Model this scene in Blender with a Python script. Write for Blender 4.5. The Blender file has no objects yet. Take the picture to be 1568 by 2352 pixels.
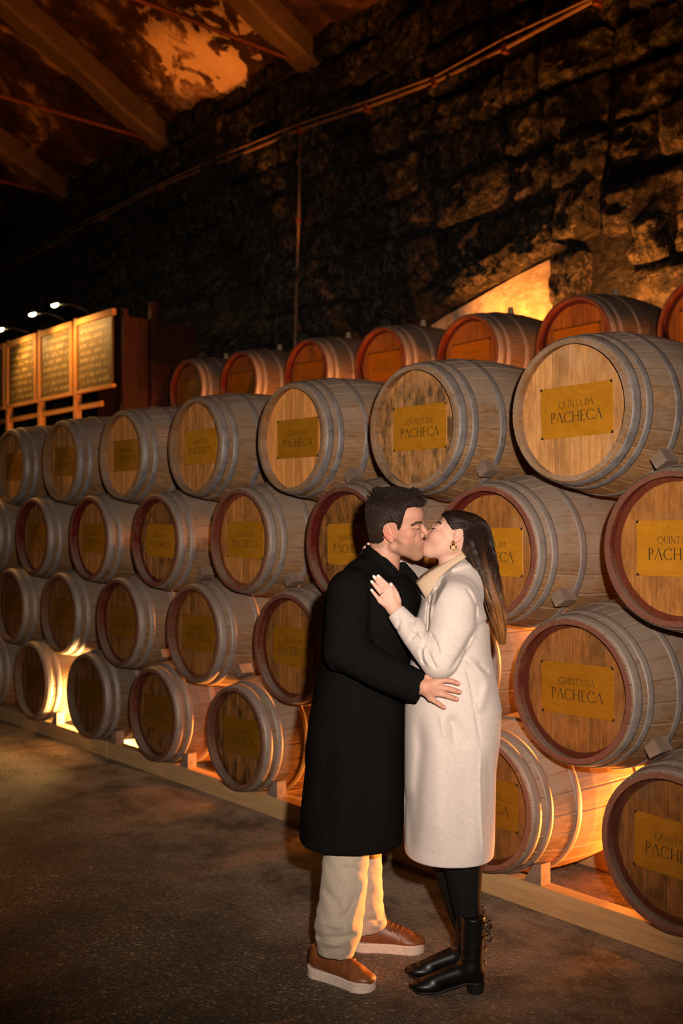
import bpy, bmesh, math, random
import numpy as np
from mathutils import Vector, Matrix

random.seed(7)
RNG = np.random.default_rng(7)
PI = math.pi
SC = bpy.context.scene
COL = SC.collection

# ------------------------------------------------------------------ camera
FPX = 2387.2                       # focal length in pixels of a 1568 x 2352 frame
YAW, PITCH = 0.8626, 0.0105
CAM = Vector((0.0, -3.3657, 1.63))
cd = bpy.data.cameras.new('camera')
cam = bpy.data.objects.new('camera', cd)
COL.objects.link(cam)
cam.location = CAM
cam.rotation_euler = (PI/2 + PITCH, 0, YAW)
cd.sensor_fit = 'VERTICAL'
cd.sensor_height = 36.0
cd.lens = 36.0 * FPX / 2352.0
cd.dof.use_dof = True
cd.dof.focus_distance = 3.72
cd.dof.aperture_fstop = 2.8
SC.camera = cam
AXR = np.array([math.cos(YAW), math.sin(YAW), 0.0])      # to the right of the picture
AXF = np.array([-math.sin(YAW), math.cos(YAW), 0.0])     # away from the camera

# ------------------------------------------------------------------ exposure, world
SC.view_settings.view_transform = 'Standard'
SC.view_settings.look = 'None'
SC.view_settings.gamma = 1.0
SC.view_settings.exposure = 0.0
try:
    SC.view_settings.use_curve_mapping = False
except Exception:
    pass
W = bpy.data.worlds.new('cellar_dark')
SC.world = W
W.use_nodes = True
W.node_tree.nodes['Background'].inputs[0].default_value = (1.0, 0.50, 0.16, 1)
W.node_tree.nodes['Background'].inputs[1].default_value = 0.009

def light(name, kind, loc, energy, col, size=0.05, target=None, spot=None, blend=0.5):
    ld = bpy.data.lights.new(name, kind)
    ld.energy = energy
    ld.color = col
    if kind == 'AREA':
        ld.shape = 'DISK'
        ld.size = size
    else:
        ld.shadow_soft_size = size
    if spot:
        ld.spot_size = math.radians(spot)
        ld.spot_blend = blend
    o = bpy.data.objects.new(name, ld)
    COL.objects.link(o)
    o.location = loc
    if target is not None:
        o.rotation_euler = (Vector(target) - Vector(loc)).to_track_quat('-Z', 'Y').to_euler()
    return o

def cam_pt(r, f, z):
    p = np.array([CAM.x, CAM.y, 0]) + AXR*r + AXF*f
    return (p[0], p[1], z)

AMBER = (1.0, 0.30, 0.045)
# the photographer's flash, just right of and above the lens
light('camera_flash', 'SPOT', cam_pt(0.20, 0.05, 1.86), 980, (1.0, 0.80, 0.665), 0.035, cam_pt(0.10, 3.8, 1.58), 62, 1.0)

# warm lamps over the aisle, out of the picture to the left
light('aisle_lamp', 'SPOT', (-11.0, -0.9, 4.4), 360, (1.0, 0.46, 0.12), 0.15, (-7.2, 0.0, 1.35), 46, 0.9)

# ------------------------------------------------------------------ helpers
def setp(o, label=None, cat=None, group=None, kind=None):
    if label: o['label'] = label
    if cat: o['category'] = cat
    if group: o['group'] = group
    if kind: o['kind'] = kind
    return o

def thing(name, label, cat, loc=(0, 0, 0), rotz=0.0, group=None):
    o = bpy.data.objects.new(name, None)
    o.empty_display_size = 0.1
    COL.objects.link(o)
    o.location = loc
    o.rotation_euler = (0, 0, rotz)
    return setp(o, label, cat, group)

def link(name, me, parent=None, mat=None):
    o = bpy.data.objects.new(name, me)
    COL.objects.link(o)
    if mat is not None and len(me.materials) == 0:
        me.materials.append(mat)
    if parent is not None:
        o.parent = parent
    return o

def mesh(name, V, F, mat=None, smooth=False):
    me = bpy.data.meshes.new(name)
    me.from_pydata([tuple(map(float, v)) for v in V], [], [tuple(map(int, f)) for f in F])
    me.update()
    if smooth:
        me.shade_smooth()
    if mat is not None:
        me.materials.append(mat)
    return me

class MB:
    """collects vertices and faces for one mesh"""
    def __init__(s):
        s.V, s.F = [], []
    def add(s, V, F):
        n = len(s.V)
        s.V += [tuple(v) for v in V]
        s.F += [tuple(i+n for i in f) for f in F]
        return s
    def box(s, lo, hi, M=None, bev=0.0):
        x0, y0, z0 = lo; x1, y1, z1 = hi
        if bev <= 0:
            V = [(x0,y0,z0),(x1,y0,z0),(x1,y1,z0),(x0,y1,z0),(x0,y0,z1),(x1,y0,z1),(x1,y1,z1),(x0,y1,z1)]
            F = [(0,3,2,1),(4,5,6,7),(0,1,5,4),(1,2,6,5),(2,3,7,6),(3,0,4,7)]
        else:
            bm = bmesh.new()
            bmesh.ops.create_cube(bm, size=1.0)
            for v in bm.verts:
                v.co = Vector(((x0+x1)/2+v.co.x*(x1-x0), (y0+y1)/2+v.co.y*(y1-y0), (z0+z1)/2+v.co.z*(z1-z0)))
            bmesh.ops.bevel(bm, geom=list(bm.edges), offset=bev, segments=1, affect='EDGES')
            bm.verts.index_update()
            V = [tuple(v.co) for v in bm.verts]; F = [tuple(v.index for v in f.verts) for f in bm.faces]
            bm.free()
        if M is not None:
            V = [tuple(M @ Vector(v)) for v in V]
        return s.add(V, F)
    def tube(s, pts, r, n=8, cap=True):
        pts = [np.array(p, float) for p in pts]
        rs = r if hasattr(r, '__len__') else [r]*len(pts)
        V, F = [], []
        up = np.array([0.13, 0.27, 0.95])
        for i, p in enumerate(pts):
            t = pts[min(i+1, len(pts)-1)] - pts[max(i-1, 0)]
            t = t/(np.linalg.norm(t)+1e-9)
            a = np.cross(t, up)
            if np.linalg.norm(a) < 1e-3: a = np.cross(t, np.array([1.0, 0, 0]))
            a /= np.linalg.norm(a); b = np.cross(t, a); up = np.cross(a, t)
            for j in range(n):
                an = 2*PI*j/n
                V.append(p + rs[i]*(math.cos(an)*a + math.sin(an)*b))
        for i in range(len(pts)-1):
            for j in range(n):
                k = (j+1) % n
                F.append((i*n+j, i*n+k, (i+1)*n+k, (i+1)*n+j))
        if cap:
            F.append(tuple(range(n))[::-1]); F.append(tuple((len(pts)-1)*n+j for j in range(n)))
        return s.add(V, F)
    def lathe(s, prof, n=24, M=None, closed=False):
        V, F = [], []
        for r, z in prof:
            for j in range(n):
                a = 2*PI*j/n
                V.append((r*math.cos(a), r*math.sin(a), z))
        m = len(prof)
        for i in range(m if closed else m-1):
            for j in range(n):
                k = (j+1) % n; i2 = (i+1) % m
                F.append((i*n+j, i*n+k, i2*n+k, i2*n+j))
        if not closed:
            F.append(tuple(range(n))[::-1]); F.append(tuple((m-1)*n+j for j in range(n)))
        if M is not None:
            V = [tuple(M @ Vector(v)) for v in V]
        return s.add(V, F)
    def build(s, name, mat, parent=None, smooth=False):
        return link(name, mesh(name, s.V, s.F, mat, smooth), parent)

# ------------------------------------------------------------------ materials
class NT:
    def __init__(s, name, rough=0.6, metal=0.0, spec=0.3):
        s.m = bpy.data.materials.new(name)
        s.m.use_nodes = True
        s.t = s.m.node_tree
        s.b = s.t.nodes['Principled BSDF']
        s.b.inputs['Roughness'].default_value = rough
        s.b.inputs['Metallic'].default_value = metal
        s.b.inputs['Specular IOR Level'].default_value = spec
    def set(s, sock, v):
        if isinstance(v, bpy.types.NodeSocket): s.t.links.new(v, sock)
        elif isinstance(v, (tuple, list)) and len(v) == 3 and sock.type == 'RGBA': sock.default_value = (*v, 1)
        else: sock.default_value = v
    def n(s, typ, ins=None, out=0, **kw):
        nd = s.t.nodes.new(typ)
        for k, v in kw.items(): setattr(nd, k, v)
        for k, v in (ins or {}).items(): s.set(nd.inputs[k], v)
        return nd.outputs[out]
    def math(s, op, a, b=0.0, clamp=False):
        return s.n('ShaderNodeMath', {0: a, 1: b}, operation=op, use_clamp=clamp)
    def mix(s, f, a, b, blend='MIX'):
        nd = s.t.nodes.new('ShaderNodeMix'); nd.data_type = 'RGBA'; nd.blend_type = blend
        s.set(nd.inputs[0], f); s.set(nd.inputs[6], a); s.set(nd.inputs[7], b)
        return nd.outputs[2]
    def ramp(s, f, stops, interp='LINEAR'):
        nd = s.t.nodes.new('ShaderNodeValToRGB'); cr = nd.color_ramp; cr.interpolation = interp
        while len(cr.elements) < len(stops): cr.elements.new(0.5)
        for e, (p, c) in zip(cr.elements, stops):
            e.position = p
            e.color = (c, c, c, 1) if not hasattr(c, '__len__') else (*c, 1)
        s.t.links.new(f, nd.inputs[0])
        return nd.outputs[0]
    def noise(s, vec, scale, detail=3, rough=0.55, dist=0.0):
        return s.n('ShaderNodeTexNoise', {'Vector': vec, 'Scale': scale, 'Detail': detail, 'Roughness': rough, 'Distortion': dist})
    def coord(s, which='Object'):
        nd = s.t.nodes.new('ShaderNodeTexCoord'); return nd.outputs[which]
    def pos(s):
        return s.n('ShaderNodeNewGeometry', out='Position')
    def scale(s, vec, sc, off=(0, 0, 0)):
        return s.n('ShaderNodeMapping', {'Vector': vec, 'Scale': sc, 'Location': off})
    def sep(s, vec):
        nd = s.t.nodes.new('ShaderNodeSeparateXYZ'); s.t.links.new(vec, nd.inputs[0]); return nd.outputs
    def obinfo(s, which):
        nd = s.t.nodes.new('ShaderNodeObjectInfo'); return nd.outputs[which]
    def bump(s, h, strength=0.3, dist=0.01):
        s.set(s.b.inputs['Normal'], s.n('ShaderNodeBump', {'Height': h, 'Strength': strength, 'Distance': dist}))
    def col(s, c): s.set(s.b.inputs['Base Color'], c); return s
    def rough(s, r): s.set(s.b.inputs['Roughness'], r); return s

def simple(name, c, rough=0.6, metal=0.0, spec=0.3, nscale=0, namp=0.25, bump=0.0):
    m = NT(name, rough, metal, spec)
    if nscale:
        f = m.noise(m.coord(), nscale, 4)
        k0 = tuple(x*(1-namp) for x in c); k1 = tuple(min(1, x*(1+namp)) for x in c)
        m.col(m.ramp(f, [(0.3, k0), (0.7, k1)]))
        if bump: m.bump(f, bump, 0.004)
    else:
        m.col(c)
    return m.m

def emit(name, c, s):
    m = NT(name)
    m.col((0, 0, 0))
    m.set(m.b.inputs['Emission Color'], c)
    m.b.inputs['Emission Strength'].default_value = s
    return m.m

def mat_stave():
    m = NT('aged_oak_stave', 0.78, 0, 0.2)
    rnd = m.obinfo('Random')
    sc = m.t.nodes.new('ShaderNodeSeparateColor'); m.t.links.new(m.obinfo('Color'), sc.inputs[0])
    tone, red, mould = sc.outputs[0], sc.outputs[1], sc.outputs[2]
    P = m.pos(); O = m.coord()
    ox, oy, oz = m.sep(O)
    gr = m.noise(m.scale(P, (26, 3.2, 26)), 3.0, 4, 0.6)
    wood = m.ramp(gr, [(0.25, (0.15, 0.078, 0.032)), (0.55, (0.27, 0.148, 0.062)), (0.8, (0.36, 0.215, 0.10))])
    hs = m.t.nodes.new('ShaderNodeHueSaturation')
    m.set(hs.inputs['Value'], m.math('ADD', 0.86, m.math('MULTIPLY', rnd, 0.28))); m.set(hs.inputs['Color'], wood)
    wood = hs.outputs[0]
    # settled cellar dust, thick on the faces that look up
    nz = m.sep(m.n('ShaderNodeNewGeometry', out='Normal'))[2]
    dn = m.noise(m.scale(P, (5, 2.0, 5)), 2.2, 5, 0.65)
    df = m.math('ADD', m.math('MULTIPLY', nz, 0.75), m.math('MULTIPLY', m.math('SUBTRACT', dn, 0.5), 2.0))
    df = m.math('ADD', df, m.math('SUBTRACT', 0.47, m.math('MULTIPLY', m.math('LESS_THAN', red, 0.05), 0.12)), True)
    c = m.mix(m.math('MULTIPLY', df, 0.85), wood, (0.30, 0.245, 0.195))
    mo = m.ramp(m.noise(P, 9, 5, 0.7), [(0.56, 0), (0.7, 1)])
    c = m.mix(m.math('MULTIPLY', m.math('MULTIPLY', mo, mould), 0.6), c, (0.06, 0.05, 0.04))
    # wine red paint on the chime: end grain and the inside of the lip
    rad = m.math('SQRT', m.math('ADD', m.math('MULTIPLY', ox, ox), m.math('MULTIPLY', oz, oz)))
    lip = m.math('MULTIPLY', m.math('LESS_THAN', oy, 0.062), m.math('LESS_THAN', rad, 0.2862))
    wear = m.math('MULTIPLY', m.ramp(m.noise(P, 11, 5, 0.7), [(0.35, 0.6), (0.5, 1)]), m.math('ADD', 0.72, m.math('MULTIPLY', m.math('GREATER_THAN', oy, 0.006), 0.28)))
    bare = m.math('SUBTRACT', 1.0, m.math('MULTIPLY', nz, 1.1, True))
    c = m.mix(m.math('MULTIPLY', m.math('MULTIPLY', m.math('MULTIPLY', lip, red), wear), bare), c, (0.135, 0.010, 0.008))
    c = m.mix(1.0, c, m.n('ShaderNodeCombineColor', {0: tone, 1: tone, 2: tone}), 'MULTIPLY')
    m.col(c)
    m.bump(gr, 0.25, 0.004)
    return m.m

def mat_headboard():
    m = NT('oak_barrel_head', 0.62, 0, 0.25)
    rnd = m.obinfo('Random')
    sc = m.t.nodes.new('ShaderNodeSeparateColor'); m.t.links.new(m.obinfo('Color'), sc.inputs[0])
    tone, red, mould = sc.outputs[0], sc.outputs[1], sc.outputs[2]
    P = m.pos(); ox, oy, oz = m.sep(m.coord())
    gr = m.noise(m.scale(P, (30, 30, 3.0)), 2.6, 5, 0.6, 0.6)
    wood = m.ramp(gr, [(0.25, (0.36, 0.165, 0.050)), (0.5, (0.56, 0.285, 0.098)), (0.78, (0.70, 0.395, 0.155))])
    hs = m.t.nodes.new('ShaderNodeHueSaturation')
    m.set(hs.inputs['Value'], m.math('ADD', 0.84, m.math('MULTIPLY', rnd, 0.3))); m.set(hs.inputs['Color'], wood)
    c = hs.outputs[0]
    mo = m.ramp(m.noise(m.scale(P, (7, 7, 3.2)), 2.2, 6, 0.72), [(0.44, 0), (0.60, 1)])
    c = m.mix(m.math('MULTIPLY', m.math('MULTIPLY', mo, mould), 0.85), c, (0.055, 0.042, 0.024))
    pale = m.ramp(m.noise(P, 5.5, 4, 0.6), [(0.58, 0), (0.72, 0.55)])
    c = m.mix(pale, c, (0.42, 0.33, 0.24))
    rad = m.math('SQRT', m.math('ADD', m.math('MULTIPLY', ox, ox), m.math('MULTIPLY', oz, oz)))
    rad = m.math('ADD', rad, m.math('MULTIPLY', m.math('SUBTRACT', m.noise(P, 30, 3), 0.5), 0.008))
    c = m.mix(m.obinfo('Alpha'), c, m.mix(1.0, c, (1.06, 0.78, 0.40), 'MULTIPLY'))  # amber tint: aged oak, with warm lamp light put into the colour
    ring = m.math('MULTIPLY', m.math('GREATER_THAN', rad, 0.247), red)
    c = m.mix(ring, c, (0.14, 0.020, 0.011))
    c = m.mix(1.0, c, m.n('ShaderNodeCombineColor', {0: tone, 1: tone, 2: tone}), 'MULTIPLY')
    m.col(c); m.bump(gr, 0.2, 0.003)
    return m.m

def mat_hoop():
    m = NT('galvanised_hoop', 0.5, 0.35, 0.4)
    P = m.pos()
    f = m.noise(P, 14, 6, 0.7)
    c = m.ramp(f, [(0.3, (0.10, 0.095, 0.095)), (0.5, (0.21, 0.20, 0.20)), (0.68, (0.30, 0.28, 0.265))])
    nz = m.sep(m.n('ShaderNodeNewGeometry', out='Normal'))[2]
    d = m.math('ADD', m.math('MULTIPLY', nz, 0.6), m.math('MULTIPLY', m.math('SUBTRACT', m.noise(P, 6, 4, 0.6), 0.4), 1.2), True)
    sc = m.t.nodes.new('ShaderNodeSeparateColor'); m.t.links.new(m.obinfo('Color'), sc.inputs[0])
    d = m.math('ADD', d, m.math('MULTIPLY', sc.outputs[0], m.math('ADD', 0.15, m.noise(P, 9, 4, 0.6))), True)
    c = m.mix(m.math('MULTIPLY', d, 0.85), c, (0.30, 0.245, 0.20))
    m.col(c); m.rough(m.math('ADD', 0.42, m.math('MULTIPLY', f, 0.3)))
    m.bump(f, 0.12, 0.002)
    return m.m

def mat_plaque():
    m = NT('ochre_plaque', 0.42, 0.0, 0.35)
    P = m.pos()
    f = m.noise(m.scale(P, (1.5, 1.5, 4)), 6, 4, 0.6, 1.5)
    c = m.ramp(f, [(0.3, (0.36, 0.145, 0.006)), (0.7, (0.45, 0.195, 0.012))])
    c = m.mix(m.ramp(m.noise(P, 40, 3), [(0.66, 0), (0.78, 0.35)]), c, (0.42, 0.30, 0.14))
    sc = m.t.nodes.new('ShaderNodeSeparateColor'); m.t.links.new(m.obinfo('Color'), sc.inputs[0])
    tn = sc.outputs[0]
    c = m.mix(1.0, c, m.n('ShaderNodeCombineColor', {0: tn, 1: tn, 2: tn}), 'MULTIPLY')
    m.col(c)
    return m.m

def mat_stone(name, a, b, scale=5, bumpd=0.06):
    m = NT(name, 0.8, 0, 0.35)
    P = m.pos()
    f = m.noise(P, scale, 9, 0.68)
    g = m.noise(P, 20, 6, 0.72)
    c = m.ramp(f, [(0.32, a), (0.68, b)])
    c = m.mix(m.ramp(m.noise(P, 2.1, 5, 0.6), [(0.45, 0), (0.65, 0.75)]), c, tuple(x*0.25 for x in a))
    c = m.mix(m.ramp(m.noise(P, 15, 5, 0.7, 0.5), [(0.46, 1), (0.58, 0)]), c, tuple(x*0.35 for x in a)) if name != 'pale_render' else m.mix(m.ramp(m.noise(P, 9, 5, 0.7), [(0.40, 0.7), (0.5, 0)]), c, tuple(x*0.55 for x in a))  # dark speckle puts the flecks of grazing light into the stone colour
    m.col(c)
    h = m.math('ADD', m.math('MULTIPLY', f, 0.7), m.math('MULTIPLY', g, 0.9))
    m.bump(h, 1.0, bumpd)
    m.rough(m.math('SUBTRACT', 1.0, m.math('MULTIPLY', g, 0.55)))
    return m.m

def mat_floor():
    m = NT('gravelly_tarmac', 0.85, 0, 0.3)
    P = m.pos()
    v = m.n('ShaderNodeTexVoronoi', {'Vector': P, 'Scale': 105.0})
    vc = m.n('ShaderNodeTexVoronoi', {'Vector': P, 'Scale': 105.0}, out='Color')
    big = m.noise(P, 1.7, 6, 0.62)
    fine = m.noise(P, 60, 4, 0.7)
    g = m.sep(vc)[0]
    c = m.ramp(g, [(0.0, (0.06, 0.044, 0.028)), (0.7, (0.11, 0.082, 0.053)), (0.92, (0.19, 0.145, 0.10)), (1.0, (0.36, 0.28, 0.20))])
    c = m.mix(m.ramp(big, [(0.38, 0.62), (0.62, 0)]), c, (0.03, 0.022, 0.014))
    c = m.mix(m.ramp(fine, [(0.5, 0), (0.75, 0.4)]), c, (0.15, 0.11, 0.075))
    # pale dust swept up along the foot of the stack
    y = m.sep(P)[1]
    dust = m.math('MULTIPLY', m.math('ADD', m.math('MULTIPLY', y, 0.9), 1.05, True), m.ramp(m.noise(P, 3.4, 5, 0.7), [(0.36, 0.1), (0.6, 1)]))
    c = m.mix(m.math('MULTIPLY', dust, 0.75), c, (0.36, 0.285, 0.215))
    m.col(c)
    m.bump(m.math('ADD', m.math('MULTIPLY', v, -1.0), m.math('MULTIPLY', fine, 0.8)), 0.8, 0.006)
    return m.m

def mat_timber(name, a, b, sc=(3, 40, 40), knots=True):
    m = NT(name, 0.7, 0, 0.25)
    P = m.pos()
    f = m.noise(m.scale(P, sc), 1.2, 5, 0.6, 0.5)
    c = m.ramp(f, [(0.3, a), (0.7, b)])
    if knots:
        k = m.n('ShaderNodeTexVoronoi', {'Vector': m.scale(P, (2.2, 3, 9)), 'Scale': 1.0})
        c = m.mix(m.ramp(k, [(0.05, 0.8), (0.09, 0)]), c, (0.10, 0.05, 0.02))
    m.col(c); m.bump(f, 0.2, 0.003)
    return m.m

def mat_ceiling():
    m = NT('stained_plaster_ceiling', 0.85, 0, 0.2)
    P = m.pos()
    f = m.noise(P, 0.9, 7, 0.66, 0.6)
    g = m.noise(P, 4.5, 6, 0.65)
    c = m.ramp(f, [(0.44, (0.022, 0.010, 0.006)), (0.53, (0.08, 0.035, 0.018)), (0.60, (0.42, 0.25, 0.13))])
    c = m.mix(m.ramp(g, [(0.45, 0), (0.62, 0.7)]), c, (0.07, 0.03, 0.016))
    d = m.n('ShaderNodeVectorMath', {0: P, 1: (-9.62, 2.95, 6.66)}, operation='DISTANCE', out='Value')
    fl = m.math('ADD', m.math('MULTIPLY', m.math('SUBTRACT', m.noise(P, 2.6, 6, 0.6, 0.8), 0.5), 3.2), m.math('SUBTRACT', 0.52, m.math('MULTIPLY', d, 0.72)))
    c = m.mix(m.ramp(fl, [(0.10, 0), (0.22, 1)]), c, (0.62, 0.40, 0.23))  # pale patch at the roof spot's target: pool of light put into the colour
    m.col(c); m.bump(g, 0.8, 0.05)
    return m.m

def mat_wool(name, a, b, fl=None):
    m = NT(name, 0.95, 0, 0.12)
    O = m.coord()
    f = m.noise(O, 420, 3, 0.6); g = m.noise(O, 90, 4, 0.6)
    c = m.ramp(m.math('ADD', m.math('MULTIPLY', f, 0.6), m.math('MULTIPLY', g, 0.4)), [(0.35, a), (0.62, b)])
    if fl:
        c = m.mix(m.ramp(m.noise(O, 700, 2), [(0.68, 0), (0.74, 0.8)]), c, fl)
    m.col(c)
    m.b.inputs['Sheen Weight'].default_value = 0.15 if a[0] > 0.1 else 0.0
    if a[0] < 0.1: m.b.inputs['Specular IOR Level'].default_value = 0.04
    m.b.inputs['Sheen Roughness'].default_value = 0.5
    m.bump(f, 0.35, 0.0012)
    return m.m

def mat_skin(name, base):
    m = NT(name, 0.54, 0, 0.32)
    at = m.t.nodes.new('ShaderNodeAttribute'); at.attribute_name = 'tint'
    O = m.coord()
    f = m.noise(O, 60, 4, 0.6)
    c = m.mix(m.math('MULTIPLY', m.math('SUBTRACT', f, 0.35), 0.35, True), at.outputs['Color'], tuple(x*0.72 for x in base))
    sp = m.ramp(m.noise(O, 500, 2, 0.7), [(0.45, 0), (0.7, 1)])
    c = m.mix(m.math('MULTIPLY', m.math('MULTIPLY', at.outputs['Alpha'], sp), 0.75), c, (0.09, 0.05, 0.03))
    m.col(c)
    m.b.inputs['Subsurface Weight'].default_value = 0.12
    m.b.inputs['Subsurface Radius'].default_value = (0.9, 0.35, 0.2)
    m.b.inputs['Subsurface Scale'].default_value = 0.006
    m.bump(m.noise(O, 320, 3), 0.15, 0.0008)
    return m.m

def mat_hair(name, lo, hi, zlo, zhi, rough=0.38, spec=0.3):
    m = NT(name, rough, 0, spec)
    z = m.sep(m.coord())[2]
    g = m.n('ShaderNodeMapRange', {0: z, 1: zlo, 2: zhi, 3: 1.0, 4: 0.0})
    at = m.t.nodes.new('ShaderNodeAttribute'); at.attribute_name = 'lock'
    f = m.math('ADD', m.math('MULTIPLY', g, 0.8), m.math('MULTIPLY', m.math('SUBTRACT', at.outputs['Fac'], 0.5), 0.75), True)
    f = m.math('MULTIPLY', f, m.math('MULTIPLY', g, 2.0, True))
    m.col(m.mix(f, lo, hi))
    m.b.inputs['Anisotropic'].default_value = 0.5
    return m.m

M_STAVE, M_HEAD, M_HOOP, M_PLAQUE = mat_stave(), mat_headboard(), mat_hoop(), mat_plaque()
M_INK = simple('plaque_lettering', (0.035, 0.024, 0.010), 0.6)
M_BOLT = simple('dark_fixing', (0.03, 0.025, 0.02), 0.5, 0.4)
M_BUNG = simple('bung', (0.33, 0.26, 0.17), 0.7, 0, 0.3, 20)
M_CHOCK = simple('grey_chock_wood', (0.21, 0.155, 0.115), 0.8, 0, 0.2, 12, 0.3, 0.2)
M_BEAM = mat_timber('pale_pine_beam', (0.40, 0.25, 0.11), (0.54, 0.36, 0.17))
M_RACK = mat_timber('rack_timber', (0.20, 0.11, 0.05), (0.32, 0.19, 0.09))
M_FLOOR = mat_floor()
M_WALL = mat_stone('dark_mortar', (0.02, 0.018, 0.014), (0.07, 0.062, 0.05), 6, 0.08)
M_STONE = mat_stone('granite_block', (0.035, 0.030, 0.022), (0.26, 0.20, 0.14), 9, 0.13)
M_PLASTER = mat_stone('pale_render', (0.52, 0.42, 0.30), (0.68, 0.56, 0.40), 3.5, 0.015)
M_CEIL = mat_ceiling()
M_RAFTER = mat_timber('rough_rafter', (0.08, 0.05, 0.028), (0.17, 0.10, 0.055), (30, 2.5, 2.5), False)
M_REDWOOD = mat_timber('red_stained_wood', (0.026, 0.007, 0.003), (0.050, 0.014, 0.006), (40, 40, 3), False)
M_SIGNWOOD = mat_timber('orange_sign_wood', (0.46, 0.20, 0.06), (0.60, 0.29, 0.09), (40, 40, 3), False)
M_RUSTY = simple('rusty_rod', (0.16, 0.045, 0.02), 0.7, 0.2, 0.3, 30)
M_CABLE = simple('dusty_conduit', (0.17, 0.095, 0.05), 0.7, 0, 0.3, 25)
M_BLACKMETAL = simple('black_lamp_metal', (0.02, 0.02, 0.02), 0.4, 0.6)
M_BULB = emit('warm_bulb', (1.0, 0.72, 0.30), 60)
M_AMBERLENS = emit('amber_lens', (1.0, 0.36, 0.06), 12)
M_WOOLB = mat_wool('black_wool', (0.0025, 0.0025, 0.0026), (0.0065, 0.0062, 0.0062), (0.03, 0.026, 0.023))
M_KNITB = mat_wool('black_jersey', (0.005, 0.005, 0.006), (0.010, 0.0095, 0.010))
M_WOOLW = mat_wool('oat_white_wool', (0.47, 0.415, 0.38), (0.58, 0.525, 0.49), (0.26, 0.22, 0.20))
M_LEG = mat_wool('black_leggings', (0.005, 0.005, 0.005), (0.010, 0.010, 0.010))
M_CHINO = mat_wool('stone_chino', (0.30, 0.255, 0.20), (0.39, 0.335, 0.265))
M_SKINM = mat_skin('skin_m', (0.49, 0.265, 0.185))
M_SKINW = mat_skin('skin_w', (0.59, 0.365, 0.28))
M_NAIL = simple('white_nail_varnish', (0.85, 0.78, 0.74), 0.25, 0, 0.5)
M_NAILM = simple('bare_nail', (0.62, 0.34, 0.25), 0.3, 0, 0.5)
M_GOLD = simple('polished_gold', (0.85, 0.55, 0.12), 0.18, 1.0)
M_RING = simple('dark_ring_metal', (0.16, 0.13, 0.10), 0.3, 1.0)
M_BROWNL = simple('brown_leather', (0.155, 0.050, 0.013), 0.44, 0, 0.5, 14, 0.3)
M_LACE = simple('brown_lace', (0.14, 0.045, 0.012), 0.7)
M_SOLE = simple('off_white_sole', (0.60, 0.50, 0.42), 0.6, 0, 0.3, 60, 0.12)
M_BLACKL = simple('black_boot_leather', (0.004, 0.004, 0.0045), 0.36, 0, 0.35)
M_HEEL = simple('black_heel', (0.010, 0.009, 0.009), 0.5)
M_BROW = simple('brown_brow', (0.045, 0.024, 0.014), 0.6)
M_LASH = simple('dark_lash', (0.022, 0.012, 0.008), 0.6)
# ================================================================== THE SETTING
floor = MB().box((-26, -9, -0.12), (4, 4.0, 0.0)).build('floor', M_FLOOR)
setp(floor, kind='structure')
YW = 3.30
wall = MB().box((-26, YW+0.07, 0.0), (4, YW+0.45, 6.9)).build('wall_back', M_WALL)
setp(wall, kind='structure')
wl = MB().box((-26.4, -9, 0.0), (-26, 4.0, 12)).build('wall_left', M_WALL)
setp(wl, kind='structure')

def stone_mesh(i):
    r = np.random.default_rng(100+i)
    nx, nz = 22, 16
    from mathutils import noise as mnoise
    V, F = [], []
    bulge = r.normal(0, 1, (4, 4))
    for k in range(nz):
        for j in range(nx):
            u, w = j/(nx-1), k/(nz-1)
            e = min(u, 1-u, w, 1-w)
            ex = 0.05*(1-min(1, e*5))
            d = 0.055*min(1, e*6)**0.6 + 0.018*math.sin(5*u+bulge[0, 0])*math.cos(4*w+bulge[1, 1]) + 0.030*mnoise.fractal(Vector((u*4.2+i*7.3, w*3.4, i*1.7)), 0.7, 2.1, 4)
            ex2 = 0.05*mnoise.noise(Vector((u*2.5+i*3.1, w*2.5, 4.0+i)))
            if e == 0: d = r.normal(0, 0.006)
            cx, cz = (u-0.5), (w-0.5)
            rr = (abs(cx*2)**5 + abs(cz*2)**5)**0.2
            q = 1 if rr < 1 else 1/rr**0.6
            V.append((cx*q*(1+ex2) + (r.normal(0, 0.008) if e == 0 else 0), -d-0.02, cz*q*(1-ex2) + (r.normal(0, 0.008) if e == 0 else 0)))
    for k in range(nz-1):
        for j in range(nx-1):
            a = k*nx+j
            F.append((a, a+1, a+nx+1, a+nx))
    ring = [j for j in range(nx)] + [k*nx+nx-1 for k in range(1, nz)] + [(nz-1)*nx+j for j in range(nx-2, -1, -1)] + [k*nx for k in range(nz-2, 0, -1)]
    n0 = len(V)
    for a in ring: V.append((V[a][0]*1.01, 0.09, V[a][2]*1.01))
    m = len(ring)
    for i in range(m):
        F.append((ring[i], n0+i, n0+(i+1) % m, ring[(i+1) % m]))
    return mesh('stone', V, F, M_STONE, True)
STONES = [stone_mesh(i) for i in range(12)]
def lay_stone(x, z, w, h, rot=0.0, dy=0.0, i=None):
    o = link('stone', STONES[random.randrange(12) if i is None else i], wall)
    o.location = (x, YW+dy, z); o.scale = (w, 1, h); o.rotation_euler = (0, rot, 0)
PATCH = [(-6.9, 3.02), (-6.75, 3.36), (-6.45, 3.47), (-6.02, 3.58), (-5.65, 3.68), (-5.27, 3.76), (-5.24, 3.40), (-5.28, 3.02)]
def in_patch(x, z):
    return -7.0 < x < -5.2 and z < 3.42 + (x+6.5)*0.27 + 0.05
z = 2.40
n_st = 0
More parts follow.
